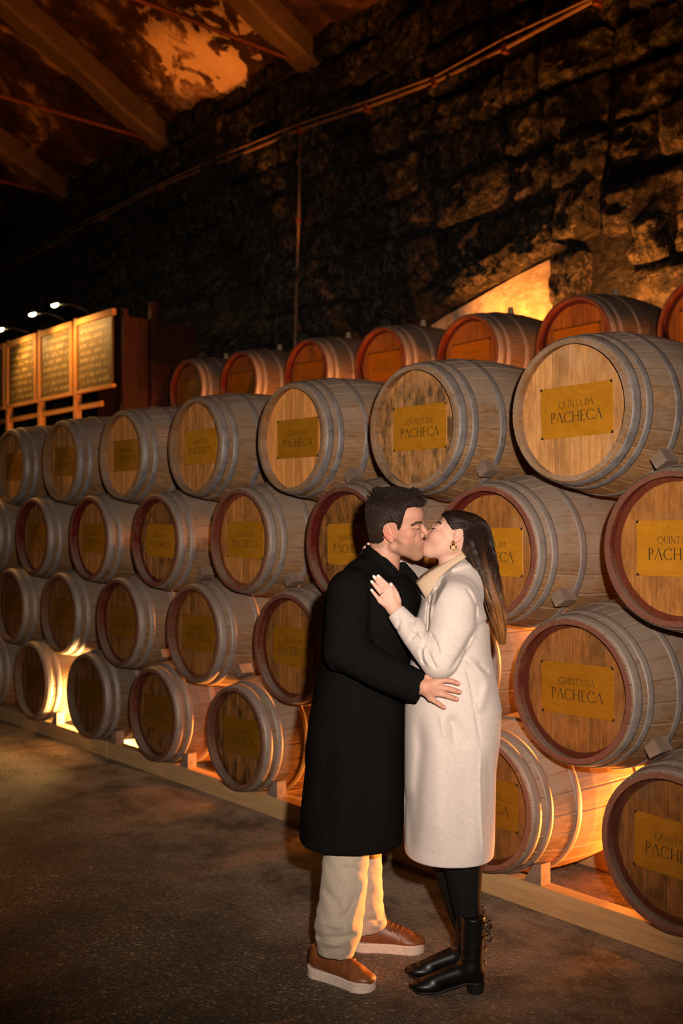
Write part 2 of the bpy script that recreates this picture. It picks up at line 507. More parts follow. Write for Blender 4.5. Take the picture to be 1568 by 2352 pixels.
while z < 6.75 and n_st < 296:
    h = random.uniform(0.30, 0.46)
    x = -3.2 + random.uniform(0, 0.4)
    while x > -17.2 and n_st < 296:
        w = random.choice((random.uniform(0.28, 0.5), random.uniform(0.5, 0.95)))
        if z < 3.2 and x < -10: w = 0.9
        if x < -13: w *= 1.4
        if not any(in_patch(x-w/2+a*w*0.5, z+h/2+b*h*0.5) for a in (-1, 0, 1) for b in (-1, 0, 1)):
            lay_stone(x-w/2, z+h/2+random.uniform(-0.05, 0.05), w*random.uniform(0.92, 1.06), h*random.uniform(0.85, 1.2), random.uniform(-0.07, 0.07), random.uniform(-0.04, 0.06)); n_st += 1
        x -= w
    z += h
for k in range(6):
    f = k/5.0
    lay_stone(-6.75+1.46*f, 3.56+0.335*f, 0.34, 0.22, -0.25+random.uniform(-0.06, 0.06), -0.02)
lay_stone(-5.02, 3.55, 0.30, 0.42, 0.05, -0.02); lay_stone(-5.0, 3.14, 0.32, 0.34, -0.04, -0.02)
pm = MB()
n = len(PATCH)
pm.add([(x, YW+0.06, zz) for x, zz in PATCH] + [(x, YW+0.075, zz) for x, zz in PATCH],
       [tuple(range(n))] + [(i, i+n, (i+1) % n+n, (i+1) % n) for i in range(n)])
pm.build('render_patch', M_PLASTER, wall)

# pitched roof: plaster between rough rafters, rising from the wall head
SL = 0.54
ZT = 6.48
ce = MB()
for k in range(14):                        # in strips, so the plaster can sag a little
    y0, y1 = 4.0-k*0.75, 4.0-(k+1)*0.75
    za, zb = ZT+(YW-y0)*SL, ZT+(YW-y1)*SL
    ce.add([(-26, y0, za), (4, y0, za), (4, y1, zb), (-26, y1, zb), (-26, y0, za+0.15), (4, y0, za+0.15), (4, y1, zb+0.15), (-26, y1, zb+0.15)],
           [(0, 1, 2, 3), (7, 6, 5, 4)])
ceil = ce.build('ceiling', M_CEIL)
setp(ceil, kind='structure')
for x in (-16.6, -13.88, -11.14, -8.26, -5.4):
    m = MB()
    V = []
    for k in range(13):
        y = YW+0.05 - k*0.65
        zc = ZT + (YW-y)*SL
        w = 0.145 + random.uniform(-0.012, 0.012); h = 0.26 + random.uniform(-0.02, 0.02)
        if k == 0: h *= 0.8
        V += [(x-w, y, zc+0.02), (x-w, y, zc-h), (x-w*0.75, y-0.02, zc-h-0.03), (x+w*0.75, y-0.02, zc-h-0.03), (x+w, y, zc-h), (x+w, y, zc+0.02)]
    F = []
    for k in range(12):
        for j in range(6):
            F.append((k*6+j, k*6+(j+1) % 6, k*6+6+(j+1) % 6, k*6+6+j))
    F += [tuple(range(6))[::-1], tuple(72+j for j in range(6))]
    m.add(V, F).build('rafter', M_RAFTER, ceil)
    zr = 6.34
    MB().tube([(x-0.06, YW, zr), (x-0.06, 1.2, zr+0.035), (x-0.06, -3.5, zr+0.06)], 0.022, 6).build('tie_rod', M_RUSTY, ceil)

# conduit with sagging cables along the wall, and the pipe that drops from it
cpts = [(-3.2, 5.60), (-4.7, 5.61), (-5.6, 5.55), (-6.40, 5.53), (-7.3, 5.58), (-8.32, 5.66), (-9.6, 5.70), (-11.14, 5.76), (-12.6, 5.72), (-14.2, 5.66), (-16.2, 5.58), (-18, 5.5)]
t = thing('electric_cable', 'dusty cable run sagging along the stone wall below the rafters', 'cable', (-8.3, YW-0.09, 5.66))
MB().tube([(x+8.3, 0, zz-5.66) for x, zz in cpts], 0.020, 6).build('conduit', M_CABLE, t, True)
MB().tube([(x+8.3, -0.02, zz-5.66+0.045+0.03*math.sin(x*3)) for x, zz in cpts], 0.012, 5).build('wire', M_CABLE, t, True)
for x, zz in cpts[1:-1]:
    MB().box((x+8.3-0.02, -0.035, zz-5.66-0.05), (x+8.3+0.02, 0.09, zz-5.66+0.02)).build('clip', M_RUSTY, t)
t = thing('drop_pipe', 'thin rusty pipe dropping straight down the stone wall from the cable', 'pipe', (-8.36, YW-0.09, 5.6))
MB().tube([(0.03, 0, 0.0), (0.0, 0, -1.0), (-0.05, 0, -2.1), (-0.06, 0, -3.2)], 0.018, 6).build('pipe', M_CABLE, t, True)
for zz in (-0.3, -0.9, -1.5, -2.0):
    MB().tube([(0, 0, zz), (0, 0, zz+0.05)], 0.026, 6).build('coupling', M_RUSTY, t)

# ================================================================== BARRELS
BL, BR0, BR1 = 0.95, 0.2875, 0.35
def brad(y):
    return BR1 - (BR1-BR0)*((y-BL/2)/(BL/2))**2
NS = 24
def stave_mesh():
    ys = [0.0, 0.012, 0.045, 0.12, 0.24, 0.36, 0.475, 0.59, 0.71, 0.83, 0.938, 0.95]
    hw = PI/NS
    V, F = [], []
    for i, y in enumerate(ys):
        r = brad(y); th = 0.026
        if i in (0, len(ys)-1): r -= 0.003
        ri = r - th + (0.005 if i == 0 else 0)
        for a, q in ((-hw, -0.0035), (-hw*0.86, 0), (0, 0), (hw*0.86, 0), (hw, -0.0035)):
            V.append(((r+q)*math.sin(a), y, (r+q)*math.cos(a)))
        for a in (hw, 0, -hw):
            V.append((ri*math.sin(a), y, ri*math.cos(a)))
    for i in range(len(ys)-1):
        for j in range(8):
            k = (j+1) % 8
            F.append((i*8+j, i*8+8+j, i*8+8+k, i*8+k))
    F.append(tuple(range(8))); F.append(tuple((len(ys)-1)*8+j for j in range(8))[::-1])
    return mesh('stave', V, F, M_STAVE)
STAVE = stave_mesh()
def hoop_mesh(y0, y1):
    N = 56; V, F = [], []
    rows = [(y0, 0.0005), (y0+0.001, 0.0028), (y0+0.3*(y1-y0), 0.0034), (y0+0.7*(y1-y0), 0.0034), (y1-0.001, 0.0028), (y1, 0.0005)]
    for y, q in rows:
        r = brad(y)+q
        for j in range(N):
            a = 2*PI*j/N; V.append((r*math.sin(a), y, r*math.cos(a)))
    for i in range(len(rows)-1):
        for j in range(N):
            k = (j+1) % N
            F.append((i*N+j, (i+1)*N+j, (i+1)*N+k, i*N+k))
    # two rivets on the lap
    for s in (0.32, 0.68):
        y = y0+s*(y1-y0); r = brad(y)+0.003; n = len(V)
        c = np.array([r*math.sin(1.9), y, r*math.cos(1.9)]); er = c*np.array([1, 0, 1])/r; et = np.array([er[2], 0, -er[0]])
        for j in range(6):
            V.append(tuple(c + 0.006*(math.cos(j*PI/3)*et + math.sin(j*PI/3)*np.array([0, 1.0, 0]))))
        V.append(tuple(c+er*0.004))
        for j in range(6): F.append((n+j, n+(j+1) % 6, n+6))
    return mesh('hoop', V, F, M_HOOP, True)
HOOPS = [hoop_mesh(a, b) for a, b in ((0.010, 0.052), (0.078, 0.112), (0.235, 0.272))]
HOOPS_BACK = [hoop_mesh(BL-b, BL-a) for a, b in ((0.010, 0.052), (0.078, 0.112), (0.235, 0.272))]
RH = brad(0.057)-0.0245
HDY = 0.013
def board_mesh(x0, x1):
    zc = lambda x: math.sqrt(max(1e-6, RH*RH-x*x))
    e = 0.0013
    x0 += e; x1 -= e
    xs = np.linspace(x0, x1, 6)
    out = [(x, zc(x)) for x in xs] + [(x, -zc(x)) for x in xs[::-1]]
    n = len(out)
    cx = (x0+x1)/2
    V = [(cx+(x-cx)*0.97, 0.0415, zz*0.996) for x, zz in out] + [(x, 0.044, zz) for x, zz in out] + [(x, 0.062, zz) for x, zz in out]
    F = [tuple(range(n))]
    for b in (0, n):
        for i in range(n):
            k = (i+1) % n; F.append((b+i, b+n+i, b+n+k, b+k))
    me = mesh('head_board', V, F, M_HEAD)
    return me
bx = [-RH, -0.205, -0.118, -0.036, 0.052, 0.132, 0.212, RH]
BOARDS = [board_mesh(a, b) for a, b in zip(bx[:-1], bx[1:])]
bk = MB().lathe([(RH, 0.0), (RH, 0.02)], 40, Matrix.Translation((0, BL-0.06, 0)) @ Matrix.Rotation(-PI/2, 4, 'X'))
BACKHEAD = mesh('back_head', bk.V, bk.F, M_HEAD)
PW, PH = 0.175, 0.104
pq = MB().box((-PW, 0.0375, -PH), (PW, 0.0415, PH), None, 0.0008)
PLAQUE = mesh('plaque', pq.V, pq.F, M_PLAQUE)
bt = MB()
bt.add([(0, 0, 0), (0.011, 0, 0), (0.009, 0, 0.006), (0.006, 0, 0.009), (0, 0, 0.011), (0, -0.002, 0), (0.011, -0.002, 0), (0.009, -0.002, 0.006), (0.006, -0.002, 0.009), (0, -0.002, 0.011)],
       [(5, 6, 7, 8, 9)] + [(i, (i+1) % 5, (i+1) % 5+5, i+5) for i in range(5)])
BOLT = mesh('corner_fixing', bt.V, bt.F, M_BOLT)
bg = MB().lathe([(0.026, -0.01), (0.026, 0.018), (0.021, 0.026), (0.019, 0.05), (0.014, 0.055)], 12)
BUNG = mesh('bung', bg.V, bg.F, M_BUNG)

# --- the lettering, drawn stroke by stroke: roman capitals with thick and thin strokes, A without its bar
def glyph_strokes(ch):
    """polygons in a box one unit high"""
    P = []
    T, t, sf = 0.105, 0.045, 0.07
    def bar(x0, y0, x1, y1, w):
        d = np.array([x1-x0, y1-y0], float); L = np.hypot(*d); nrm = np.array([-d[1], d[0]])/L*w/2
        P.append([(x0+nrm[0], y0+nrm[1]), (x0-nrm[0], y0-nrm[1]), (x1-nrm[0], y1-nrm[1]), (x1+nrm[0], y1+nrm[1])])
    def stem(x, w=T):
        bar(x, 0, x, 1, w); serif(x, 0, w); serif(x, 1, w)
    def serif(x, y, w=T):
        yy = 0.0125 if y < 0.5 else 0.9875
        bar(x-w/2-sf*0.75, yy, x+w/2+sf*0.75, yy, 0.03)
    def arc(cx, cy, rx, ry, a0, a1, wmax, wmin, n=22):
        for i in range(n):
            a, b = a0+(a1-a0)*i/n, a0+(a1-a0)*(i+1)/n
            q = []
            for an, s in ((a, 1), (b, 1), (b, -1), (a, -1)):
                w = wmin+(wmax-wmin)*abs(math.cos(an))
                q.append((cx+(rx+s*w/2)*math.cos(an), cy+(ry+s*w/2*0.9)*math.sin(an)))
            P.append(q)
    if ch == 'L':            # the barless A
        bar(0.06, 0, 0.40, 1.0, t); bar(0.40, 1.0, 0.74, 0, T); serif(0.06, 0, t); serif(0.74, 0, T); return P, 0.80
    if ch == 'P':
        stem(0.12); arc(0.20, 0.735, 0.27, 0.245, -PI/2, PI/2, T, t); bar(0.12, 0.98, 0.20, 0.98, t); bar(0.12, 0.49, 0.20, 0.49, t); return P, 0.56
    if ch == 'C':
        arc(0.50, 0.5, 0.43, 0.48, 0.72, 2*PI-0.72, T, t); bar(0.83, 0.99, 0.83, 0.78, t); bar(0.83, 0.01, 0.83, 0.2, t); return P, 0.90
    if ch == 'H':
        stem(0.12); stem(0.70); bar(0.12, 0.52, 0.70, 0.52, t); return P, 0.84
    if ch == 'E':
        stem(0.12); bar(0.12, 0.98, 0.50, 0.98, t); bar(0.12, 0.52, 0.44, 0.52, t); bar(0.12, 0.02, 0.52, 0.02, t); bar(0.50, 0.99, 0.50, 0.86, t); bar(0.53, 0.01, 0.53, 0.15, t); return P, 0.60
    if ch == 'Q':
        arc(0.52, 0.5, 0.45, 0.48, 0, 2*PI, T, t, 36); bar(0.52, 0.06, 0.80, -0.16, T*0.8); bar(0.80, -0.16, 1.02, -0.20, t); return P, 1.02
    if ch == 'U':
        bar(0.13, 0.36, 0.13, 1, T); bar(0.66, 0.36, 0.66, 1, t); arc(0.395, 0.36, 0.265, 0.34, PI, 2*PI, T*0.8, t); serif(0.13, 1); serif(0.66, 1, t); return P, 0.80
    if ch == 'I':
        stem(0.12); return P, 0.26
    if ch == 'N':
        bar(0.12, 0, 0.12, 1, t); bar(0.12, 1, 0.72, 0, T); bar(0.72, 0, 0.72, 1, t); serif(0.12, 0, t); serif(0.12, 1, t); serif(0.72, 1, t); return P, 0.85
    if ch == 'T':
        stem(0.34); bar(0.02, 0.98, 0.66, 0.98, t); bar(0.02, 0.99, 0.02, 0.86, t); bar(0.66, 0.99, 0.66, 0.86, t); return P, 0.68
    if ch == 'D':
        stem(0.12); arc(0.22, 0.5, 0.50, 0.48, -PI/2, PI/2, T, t); bar(0.12, 0.98, 0.22, 0.98, t); bar(0.12, 0.02, 0.22, 0.02, t); return P, 0.80
    return P, 0.30
def line_polys(txt, size, width, zbase):
    out, x = [], 0.0
    for ch in txt:
        P, w = glyph_strokes(ch)
        out.append((x, P)); x += w + 0.07
    x -= 0.07
    k = width/x
    res = []
    for x0, P in out:
        for poly in P:
            res.append([((x0+px)*k - width/2, zbase+py*size) for px, py in poly])
    return res
def lettering_mesh():
    V, F = [], []
    for poly in line_polys('QUINTL DL', 0.027, 0.170, 0.017) + line_polys('PLCHECL', 0.043, 0.250, -0.043):
        n = len(V)
        V += [(x, 0.0367, zz) for x, zz in poly]
        F.append(tuple(n+i for i in range(len(poly))))
    return mesh('lettering', V, F, M_INK)
LETTERS = lettering_mesh()

def barrel(x, y, z, label, group, tone=0.6, red=1.0, mould=0.5, stave_tone=1.0, ptone=1.0, bung=False, roll=None, amber=0.75):
    t = thing('wine_barrel', label, 'barrel', (x, y, z), 0.0, group)
    rot = random.uniform(0, 2*PI)
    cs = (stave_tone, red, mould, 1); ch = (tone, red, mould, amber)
    for k in range(NS):
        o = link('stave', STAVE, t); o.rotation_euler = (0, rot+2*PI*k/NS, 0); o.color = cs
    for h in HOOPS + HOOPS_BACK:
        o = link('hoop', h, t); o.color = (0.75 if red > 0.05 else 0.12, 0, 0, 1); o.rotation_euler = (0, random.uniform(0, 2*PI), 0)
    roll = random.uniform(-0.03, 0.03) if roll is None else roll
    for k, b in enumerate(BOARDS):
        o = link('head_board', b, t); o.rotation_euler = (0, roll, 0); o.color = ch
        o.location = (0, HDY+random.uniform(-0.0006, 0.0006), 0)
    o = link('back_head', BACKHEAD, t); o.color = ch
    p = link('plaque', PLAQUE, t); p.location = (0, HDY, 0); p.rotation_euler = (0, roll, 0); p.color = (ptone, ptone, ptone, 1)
    link('lettering', LETTERS, p)
    for sx in (-1, 1):
        for sz in (-1, 1):
            o = link('corner_fixing', BOLT, p); o.location = (sx*PW, 0.0375, sz*PH); o.scale = (-sx, 1, -sz)
    if bung:
        o = link('bung', BUNG, t); o.location = (0, BL/2, BR1)
    return t

ORD = ['first', 'second', 'third', 'fourth', 'fifth', 'sixth', 'seventh', 'eighth']
PITCH_B = 0.9141
ROWX = {1: -8.5153, 2: -8.9557, 3: -8.4907, 4: -8.9323}
ROWZ = {1: 0.4225, 2: 0.9678, 3: 1.5243, 4: 2.0804}
ROWN = {1: 'bottom row', 2: 'second row up', 3: 'third row up', 4: 'top row'}
# small departures of single barrels from the even spacing, metres
NUDGE = {(4, 4): (-0.022, 0.008), (4, 5): (0.010, 0.0), (4, 7): (-0.018, 0.0), (3, 6): (0.005, -0.02), (2, 7): (0.012, -0.004), (2, 3): (-0.02, 0.0),
         (3, 3): (-0.01, -0.008), (3, 4): (0, 0.010), (4, 6): (0.012, -0.006), (1, 7): (0.006, 0.009), (1, 4): (-0.006, -0.008), (3, 7): (0, 0.012),
         (4, 1): (0.03, 0), (4, 2): (0.025, 0), (2, 1): (0.015, 0), (3, 1): (0.012, 0)}
#       row: {index: (head tone, red, mould, stave tone, plaque tone)}
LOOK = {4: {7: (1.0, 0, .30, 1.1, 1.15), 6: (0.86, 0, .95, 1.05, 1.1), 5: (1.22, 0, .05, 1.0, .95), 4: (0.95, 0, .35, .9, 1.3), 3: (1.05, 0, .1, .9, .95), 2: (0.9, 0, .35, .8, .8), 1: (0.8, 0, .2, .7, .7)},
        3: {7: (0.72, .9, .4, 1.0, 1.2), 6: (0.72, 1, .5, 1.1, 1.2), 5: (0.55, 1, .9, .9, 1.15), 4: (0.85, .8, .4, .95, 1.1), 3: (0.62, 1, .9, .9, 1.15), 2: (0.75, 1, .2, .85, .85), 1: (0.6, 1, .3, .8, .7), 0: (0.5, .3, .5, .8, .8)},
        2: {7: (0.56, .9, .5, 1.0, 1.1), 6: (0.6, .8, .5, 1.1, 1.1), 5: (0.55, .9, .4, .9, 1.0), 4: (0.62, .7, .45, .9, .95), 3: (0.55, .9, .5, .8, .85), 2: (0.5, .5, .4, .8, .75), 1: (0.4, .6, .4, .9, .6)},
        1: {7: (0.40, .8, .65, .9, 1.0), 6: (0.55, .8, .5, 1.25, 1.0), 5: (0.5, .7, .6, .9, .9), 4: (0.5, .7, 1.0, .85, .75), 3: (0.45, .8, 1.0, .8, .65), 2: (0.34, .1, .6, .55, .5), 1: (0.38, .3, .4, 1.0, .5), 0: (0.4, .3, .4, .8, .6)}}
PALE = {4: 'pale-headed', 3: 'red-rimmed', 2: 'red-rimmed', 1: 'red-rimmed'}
for row in (1, 2, 3, 4):
    for i in sorted(LOOK[row], reverse=True):
        tn, rd, mo, st, pt = LOOK[row][i]
        dx, dz = NUDGE.get((row, i), (0, 0))
        look = PALE[row] if rd > 0.35 or row == 4 else 'dark-rimmed'
        barrel(ROWX[row]+PITCH_B*i+dx, random.uniform(-0.008, 0.008), ROWZ[row]+dz,
               f'{look} oak barrel, {ORD[7-i]} from the right in the {ROWN[row]} of the front stack',
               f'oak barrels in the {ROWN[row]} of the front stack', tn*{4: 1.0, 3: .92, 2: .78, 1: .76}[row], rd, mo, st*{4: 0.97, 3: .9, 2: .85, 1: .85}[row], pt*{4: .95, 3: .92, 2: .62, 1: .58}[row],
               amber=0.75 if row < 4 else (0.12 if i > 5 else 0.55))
EX = [-8.582, -7.705, -6.731, -5.826, -4.930, -4.030, -3.130]
EZ = [2.910, 2.884, 2.863, 2.835, 2.792, 2.772, 2.752]
for i in range(6, -1, -1):
    barrel(EX[i], 2.0, EZ[i], f'red-rimmed oak barrel, {ORD[6-i]} from the right in the back row by the stone wall',
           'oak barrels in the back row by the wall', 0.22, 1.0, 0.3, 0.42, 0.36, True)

# timber rack that carries the back row
t = thing('barrel_rack', 'tall timber rack carrying the back row of barrels behind the stack', 'rack', (-5.8, 2.0, 0))
for yy in (0.17, 0.72):
    m = MB()
    V = []
    for x in (-9.2, -2.6):
        zt = np.interp(x, EX, EZ) - brad(yy+0.05) - 0.006
        zt = zt + (0.02 if x < -9 else -0.008)
        V += [(x+5.8, yy, zt-0.16), (x+5.8, yy+0.1, zt-0.16), (x+5.8, yy+0.1, zt), (x+5.8, yy, zt)]
    m.add(V, [(0, 1, 2, 3), (7, 6, 5, 4), (0, 4, 5, 1), (1, 5, 6, 2), (2, 6, 7, 3), (3, 7, 4, 0)]).build('rail', M_RACK, t)
    for x in (-9.0, -7.2, -5.3, -4.2, -2.75):
        zt = np.interp(x, EX, EZ) - brad(yy+0.05) - 0.15
        MB().box((x+5.75, yy, 0), (x+5.85, yy+0.1, zt), None, 0.006).build('post', M_RACK, t)

# the two long beams under the bottom row
for nm, yy, lab in (('front', 0.10, 'long pale pine beam on the floor along the front of the stack'), ('rear', 0.74, 'long pine beam on the floor under the rear of the stack')):
    t = thing('wooden_beam', lab, 'beam', (-5, yy, 0))
    xs = [-14.0, -9.4, -6.55, -3.4, 1.0]
    for a, b in zip(xs[:-1], xs[1:]):
        MB().box((a+5+0.002, 0, 0), (b+5-0.002, 0.075, 0.110), None, 0.004).build('timber', M_BEAM, t)

# wooden chocks wedged beside the barrels
def chock(x, y, z, ang, label, mirror=1, w=0.085, long=0.13, thick=0.075):
    t = thing('wooden_chock', label, 'chock', (x, y, z), 0.0, 'wooden chocks between the barrels')
    t.rotation_euler = (0, ang, 0)
    m = MB()
    V = []
    for yy in (0, w):
        V += [(0.0, yy, -0.022), (0.056, yy, -0.029), (0.061, yy, 0.029), (0.004, yy, 0.023)]
    m.add(V, [(0, 1, 2, 3), (7, 6, 5, 4), (0, 4, 5, 1), (1, 5, 6, 2), (2, 6, 7, 3), (3, 7, 4, 0)]).build('wedge', M_CHOCK, t)
for row, i, yy in ((4, 7, 0.13), (4, 5, 0.15), (4, 6, 0.15), (3, 6, 0.12), (3, 4, 0.12), (3, 3, 0.14), (2, 7, 0.12), (2, 4, 0.12), (2, 3, 0.14), (2, 5, 0.12)):
    cx, cz = ROWX[row]+PITCH_B*i, ROWZ[row]
    lo = row-1
    j = i if ROWX[lo]+PITCH_B*i > cx else i+1
    ox, oz = ROWX[lo]+PITCH_B*j, ROWZ[lo]
    d = np.array([ox-cx, oz-cz]); L = np.hypot(*d); d /= L
    tg = np.array([-d[1], d[0]])
    c = np.array([cx, cz]) + d*L/2 + tg*0.082
    chock(c[0], yy, c[1], -math.atan2(tg[1], tg[0]), f'grey wooden chock wedged right of the {ORD[7-i]} barrel from right, {ROWN[row]}')
for i in (7, 6, 5, 4, 3, 2, 1):
    cx = ROWX[1]+PITCH_B*i
    t = thing('wooden_chock', f'small grey chock on the pine beam right of the {ORD[7-i]} bottom barrel from right', 'chock', (cx+0.215, 0.105, 0.1105), 0, 'chocks on the front beam')
    MB().add([(-0.05, 0, 0), (0.045, 0, 0), (0.045, 0, 0.09), (0.005, 0, 0.08), (-0.05, 0.062, 0), (0.045, 0.062, 0), (0.045, 0.062, 0.09), (0.005, 0.062, 0.08)],
             [(0, 1, 2, 3), (7, 6, 5, 4), (0, 4, 5, 1), (1, 5, 6, 2), (2, 6, 7, 3), (3, 7, 4, 0)]).build('block', M_CHOCK, t)

# ================================================================== SIGNS AND LAMPS
def mat_board():
    m = NT('chalked_board', 0.55, 0, 0.3)
    ox, oy, oz = m.sep(m.coord())
    base = m.ramp(m.noise(m.coord(), 6, 4), [(0.3, (0.10, 0.062, 0.02)), (0.7, (0.17, 0.11, 0.036))])
    rows = m.math('GREATER_THAN', m.math('SINE', m.math('MULTIPLY', oz, 78.0)), 0.15)
    words = m.math('GREATER_THAN', m.noise(m.scale(m.coord(), (16, 1, 9)), 1.6, 3, 0.7), 0.51)
    scr = m.math('GREATER_THAN', m.noise(m.scale(m.coord(), (70, 1, 90)), 1.0, 2, 0.7), 0.47)
    off = m.math('LESS_THAN', m.math('ABSOLUTE', ox), 0.33)
    a = m.math('MULTIPLY', m.math('MULTIPLY', rows, words), m.math('MULTIPLY', scr, off))
    c = m.mix(m.math('MULTIPLY', a, 0.8), base, (0.62, 0.44, 0.20))
    m.col(c)
    return m.m
M_BOARD = mat_board()
t = thing('wine_board_stand', 'row of chalked wine boards in orange wooden frames on tall posts', 'sign', (-9.74, 1.9, 0))
bw = 0.93
zt, zb = 3.87, 3.05
for k in range(5):
    x1 = -k*bw; x0 = x1-bw
    b = MB().box((-bw/2+0.07, -0.012, -0.385), (bw/2-0.07, 0.012, 0.355)).build('board', M_BOARD, t)
    b.location = ((x0+x1)/2, -0.02, (zt+zb)/2)
    fr = MB()
    fr.box((-bw/2+0.035, -0.03, 0.345), (bw/2-0.03, 0.02, 0.41)); fr.box((-bw/2+0.035, -0.03, -0.41), (bw/2-0.03, 0.02, -0.375))
    fr.box((-bw/2+0.035, -0.03, -0.375), (-bw/2+0.085, 0.02, 0.345))
    if k: fr.box((bw/2-0.08, -0.03, -0.375), (bw/2-0.03, 0.02, 0.345))
    fr.build('frame', M_SIGNWOOD, b)
    MB().box((x0-0.03, -0.025, 2.0), (x0+0.03, 0.05, zt+0.03), None, 0.005).build('post', M_SIGNWOOD, t)
    MB().box((x0+0.03, 0.0, zb-0.17), (x1-(0.03 if k else 0.36), 0.035, zb-0.11), None, 0.004).build('rail', M_SIGNWOOD, t)
# lamps on swan necks above the boards
for k, (lx, lz, lab) in enumerate(((-10.54, 3.966, 'small spotlight on a swan neck over the boards, nearest to the cabinet'),
                                   (-11.11, 3.953, 'brightest small spotlight on a swan neck, in the middle of three'),
                                   (-12.01, 3.909, 'small spotlight on a swan neck over the boards, at the left end'))):
    t = thing('picture_lamp', lab, 'lamp', (lx, 1.9, zt+0.02), 0, 'swan neck lamps over the wine boards')
    h = lz-zt
    MB().tube([(0.14, 0.02, -0.06), (0.15, 0.0, h*0.4), (0.14, -0.08, h*0.8), (0.09, -0.20, h+0.02), (0.0, -0.30, h)], 0.011, 6).build('arm', M_BLACKMETAL, t, True)
    Mx = Matrix.Translation((0, -0.32, h)) @ Matrix.Rotation(0.35, 4, 'X')
    MB().lathe([(0.015, 0.06), (0.03, 0.05), (0.042, 0.012), (0.038, 0.012), (0.02, 0.035)], 14, Mx).build('shade', M_BLACKMETAL, t, True)
    sp = MB().lathe([(0.005, -0.022), (0.030, -0.014), (0.040, 0.0), (0.034, 0.02), (0.006, 0.034)], 12, Mx)
    sp.build('bulb', M_BULB, t, True)
    light('board_lamp_light', 'SPOT', (lx, 1.50, lz-0.03), 46, (1.0, 0.52, 0.14), 0.03, (lx+0.25, 1.9, 3.35), 120, 0.9)

t = thing('tall_cabinet', 'tall dark red wooden cabinet at the end of the chalked boards', 'cabinet', (-9.70, 1.93, 0))
MB().box((-0.60, 0.03, 0.0), (-0.04, 0.96, 3.80), None, 0.01).build('carcass', M_REDWOOD, t)
MB().box((-0.04, 0.06, 1.9), (-0.012, 0.32, 3.80), None, 0.005).build('side_panel', M_REDWOOD, t)
MB().box((-0.04, 0.44, 1.9), (-0.012, 0.82, 3.72), None, 0.005).build('side_panel', M_REDWOOD, t)
MB().box((-0.05, 0.0, 0.0), (0.03, 0.06, 3.87), None, 0.006).build('corner_post', M_REDWOOD, t)
MB().box((-0.05, 0.33, 0.0), (0.04, 0.42, 3.98), None, 0.006).build('middle_post', M_REDWOOD, t)

# floor lamps that glow between the barrels
def floor_lamp(x, y, e, label, tgt, spot=None, lift=0.16, colr=AMBER, size=0.05, stake=0.0):
    t = thing('floor_uplight', label, 'lamp', (x, y, stake), 0, 'amber uplights behind the barrels')
    lift += stake
    if stake:
        MB().tube([(0, 0, -stake), (0, 0, 0.03)], 0.012, 8).build('stake', M_BLACKMETAL, t, True)
        MB().lathe([(0.10, -stake), (0.10, -stake+0.012), (0.02, -stake+0.02)], 16).build('foot_plate', M_BLACKMETAL, t)
    MB().lathe([(0.055, 0.0), (0.06, 0.012), (0.045, 0.02), (0.045, 0.09), (0.052, 0.10), (0.046, 0.10), (0.04, 0.085)], 16).build('housing', M_BLACKMETAL, t, True)
    MB().lathe([(0.039, 0.082), (0.039, 0.09)], 16).build('lens', M_AMBERLENS, t)
    light('uplight_glow', 'SPOT' if spot else 'POINT', (x, y, lift), e, colr, size, tgt, spot, 0.6)
floor_lamp(-2.47, 1.22, 560, 'amber uplight on the floor behind the first bottom barrel from the right', None)
floor_lamp(-4.30, 1.00, 160, 'amber uplight on the floor behind the couple', None)
floor_lamp(-5.35, 0.98, 420, 'amber uplight on the floor behind the fourth bottom barrel from the right', None)
floor_lamp(-7.13, 0.42, 230, 'amber uplight on the floor glowing between the two leftmost whole barrels', None, None, 0.16, (1.0, 0.58, 0.19))
floor_lamp(-4.84, 1.12, 130, 'amber uplight on a stake behind the fifth barrel from the right, second row up', None, stake=0.88)
floor_lamp(-3.00, 1.12, 150, 'amber uplight on a stake behind the second barrel from the right, second row up', None, stake=0.88)
floor_lamp(-5.75, 1.10, 90, 'amber uplight on a stake behind the third row of the stack, left of the couple', None, stake=0.86)
def wall_lamp(x, y, z, e, label, tgt, spot=118):
    t = thing('wall_uplight', label, 'lamp', (x, y, z), 0, 'amber uplights on the stone wall')
    MB().lathe([(0.03, -0.06), (0.055, -0.05), (0.06, 0.0), (0.05, 0.0), (0.04, -0.03)], 16).build('housing', M_BLACKMETAL, t, True)
    MB().lathe([(0.039, -0.028), (0.039, -0.02)], 16).build('lens', M_AMBERLENS, t)
    MB().box((-0.02, 0.0, -0.05), (0.02, YW+0.02-y, -0.03)).build('bracket', M_BLACKMETAL, t)
    light('wall_glow', 'SPOT', (x, y, z+0.02), e, AMBER, 0.04, tgt, spot, 0.7)
wall_lamp(-5.60, 3.03, 2.84, 210, 'amber uplight behind the back row that floods the pale patch', (-5.30, 3.6, 4.3))
wall_lamp(-4.35, 3.04, 2.86, 210, 'amber uplight behind the back row near its right end', (-4.3, 3.8, 4.5))
light('spotlight_beam', 'SPOT', (-2.47, 1.02, 0.30), 800, AMBER, 0.03, (-2.80, -0.93, 0.24), 14, 0.3)
light('roof_glow', 'SPOT', (-6.9, 2.9, 2.6), 1500, AMBER, 0.1, (-9.68, 2.93, 6.68), 15, 0.7)  # added spots with no fixture, standing in for uplight spill on the roof
light('roof_glow', 'SPOT', (-6.9, 2.9, 2.6), 22, AMBER, 0.1, (-9.5, 1.5, 7.1), 70, 0.9)
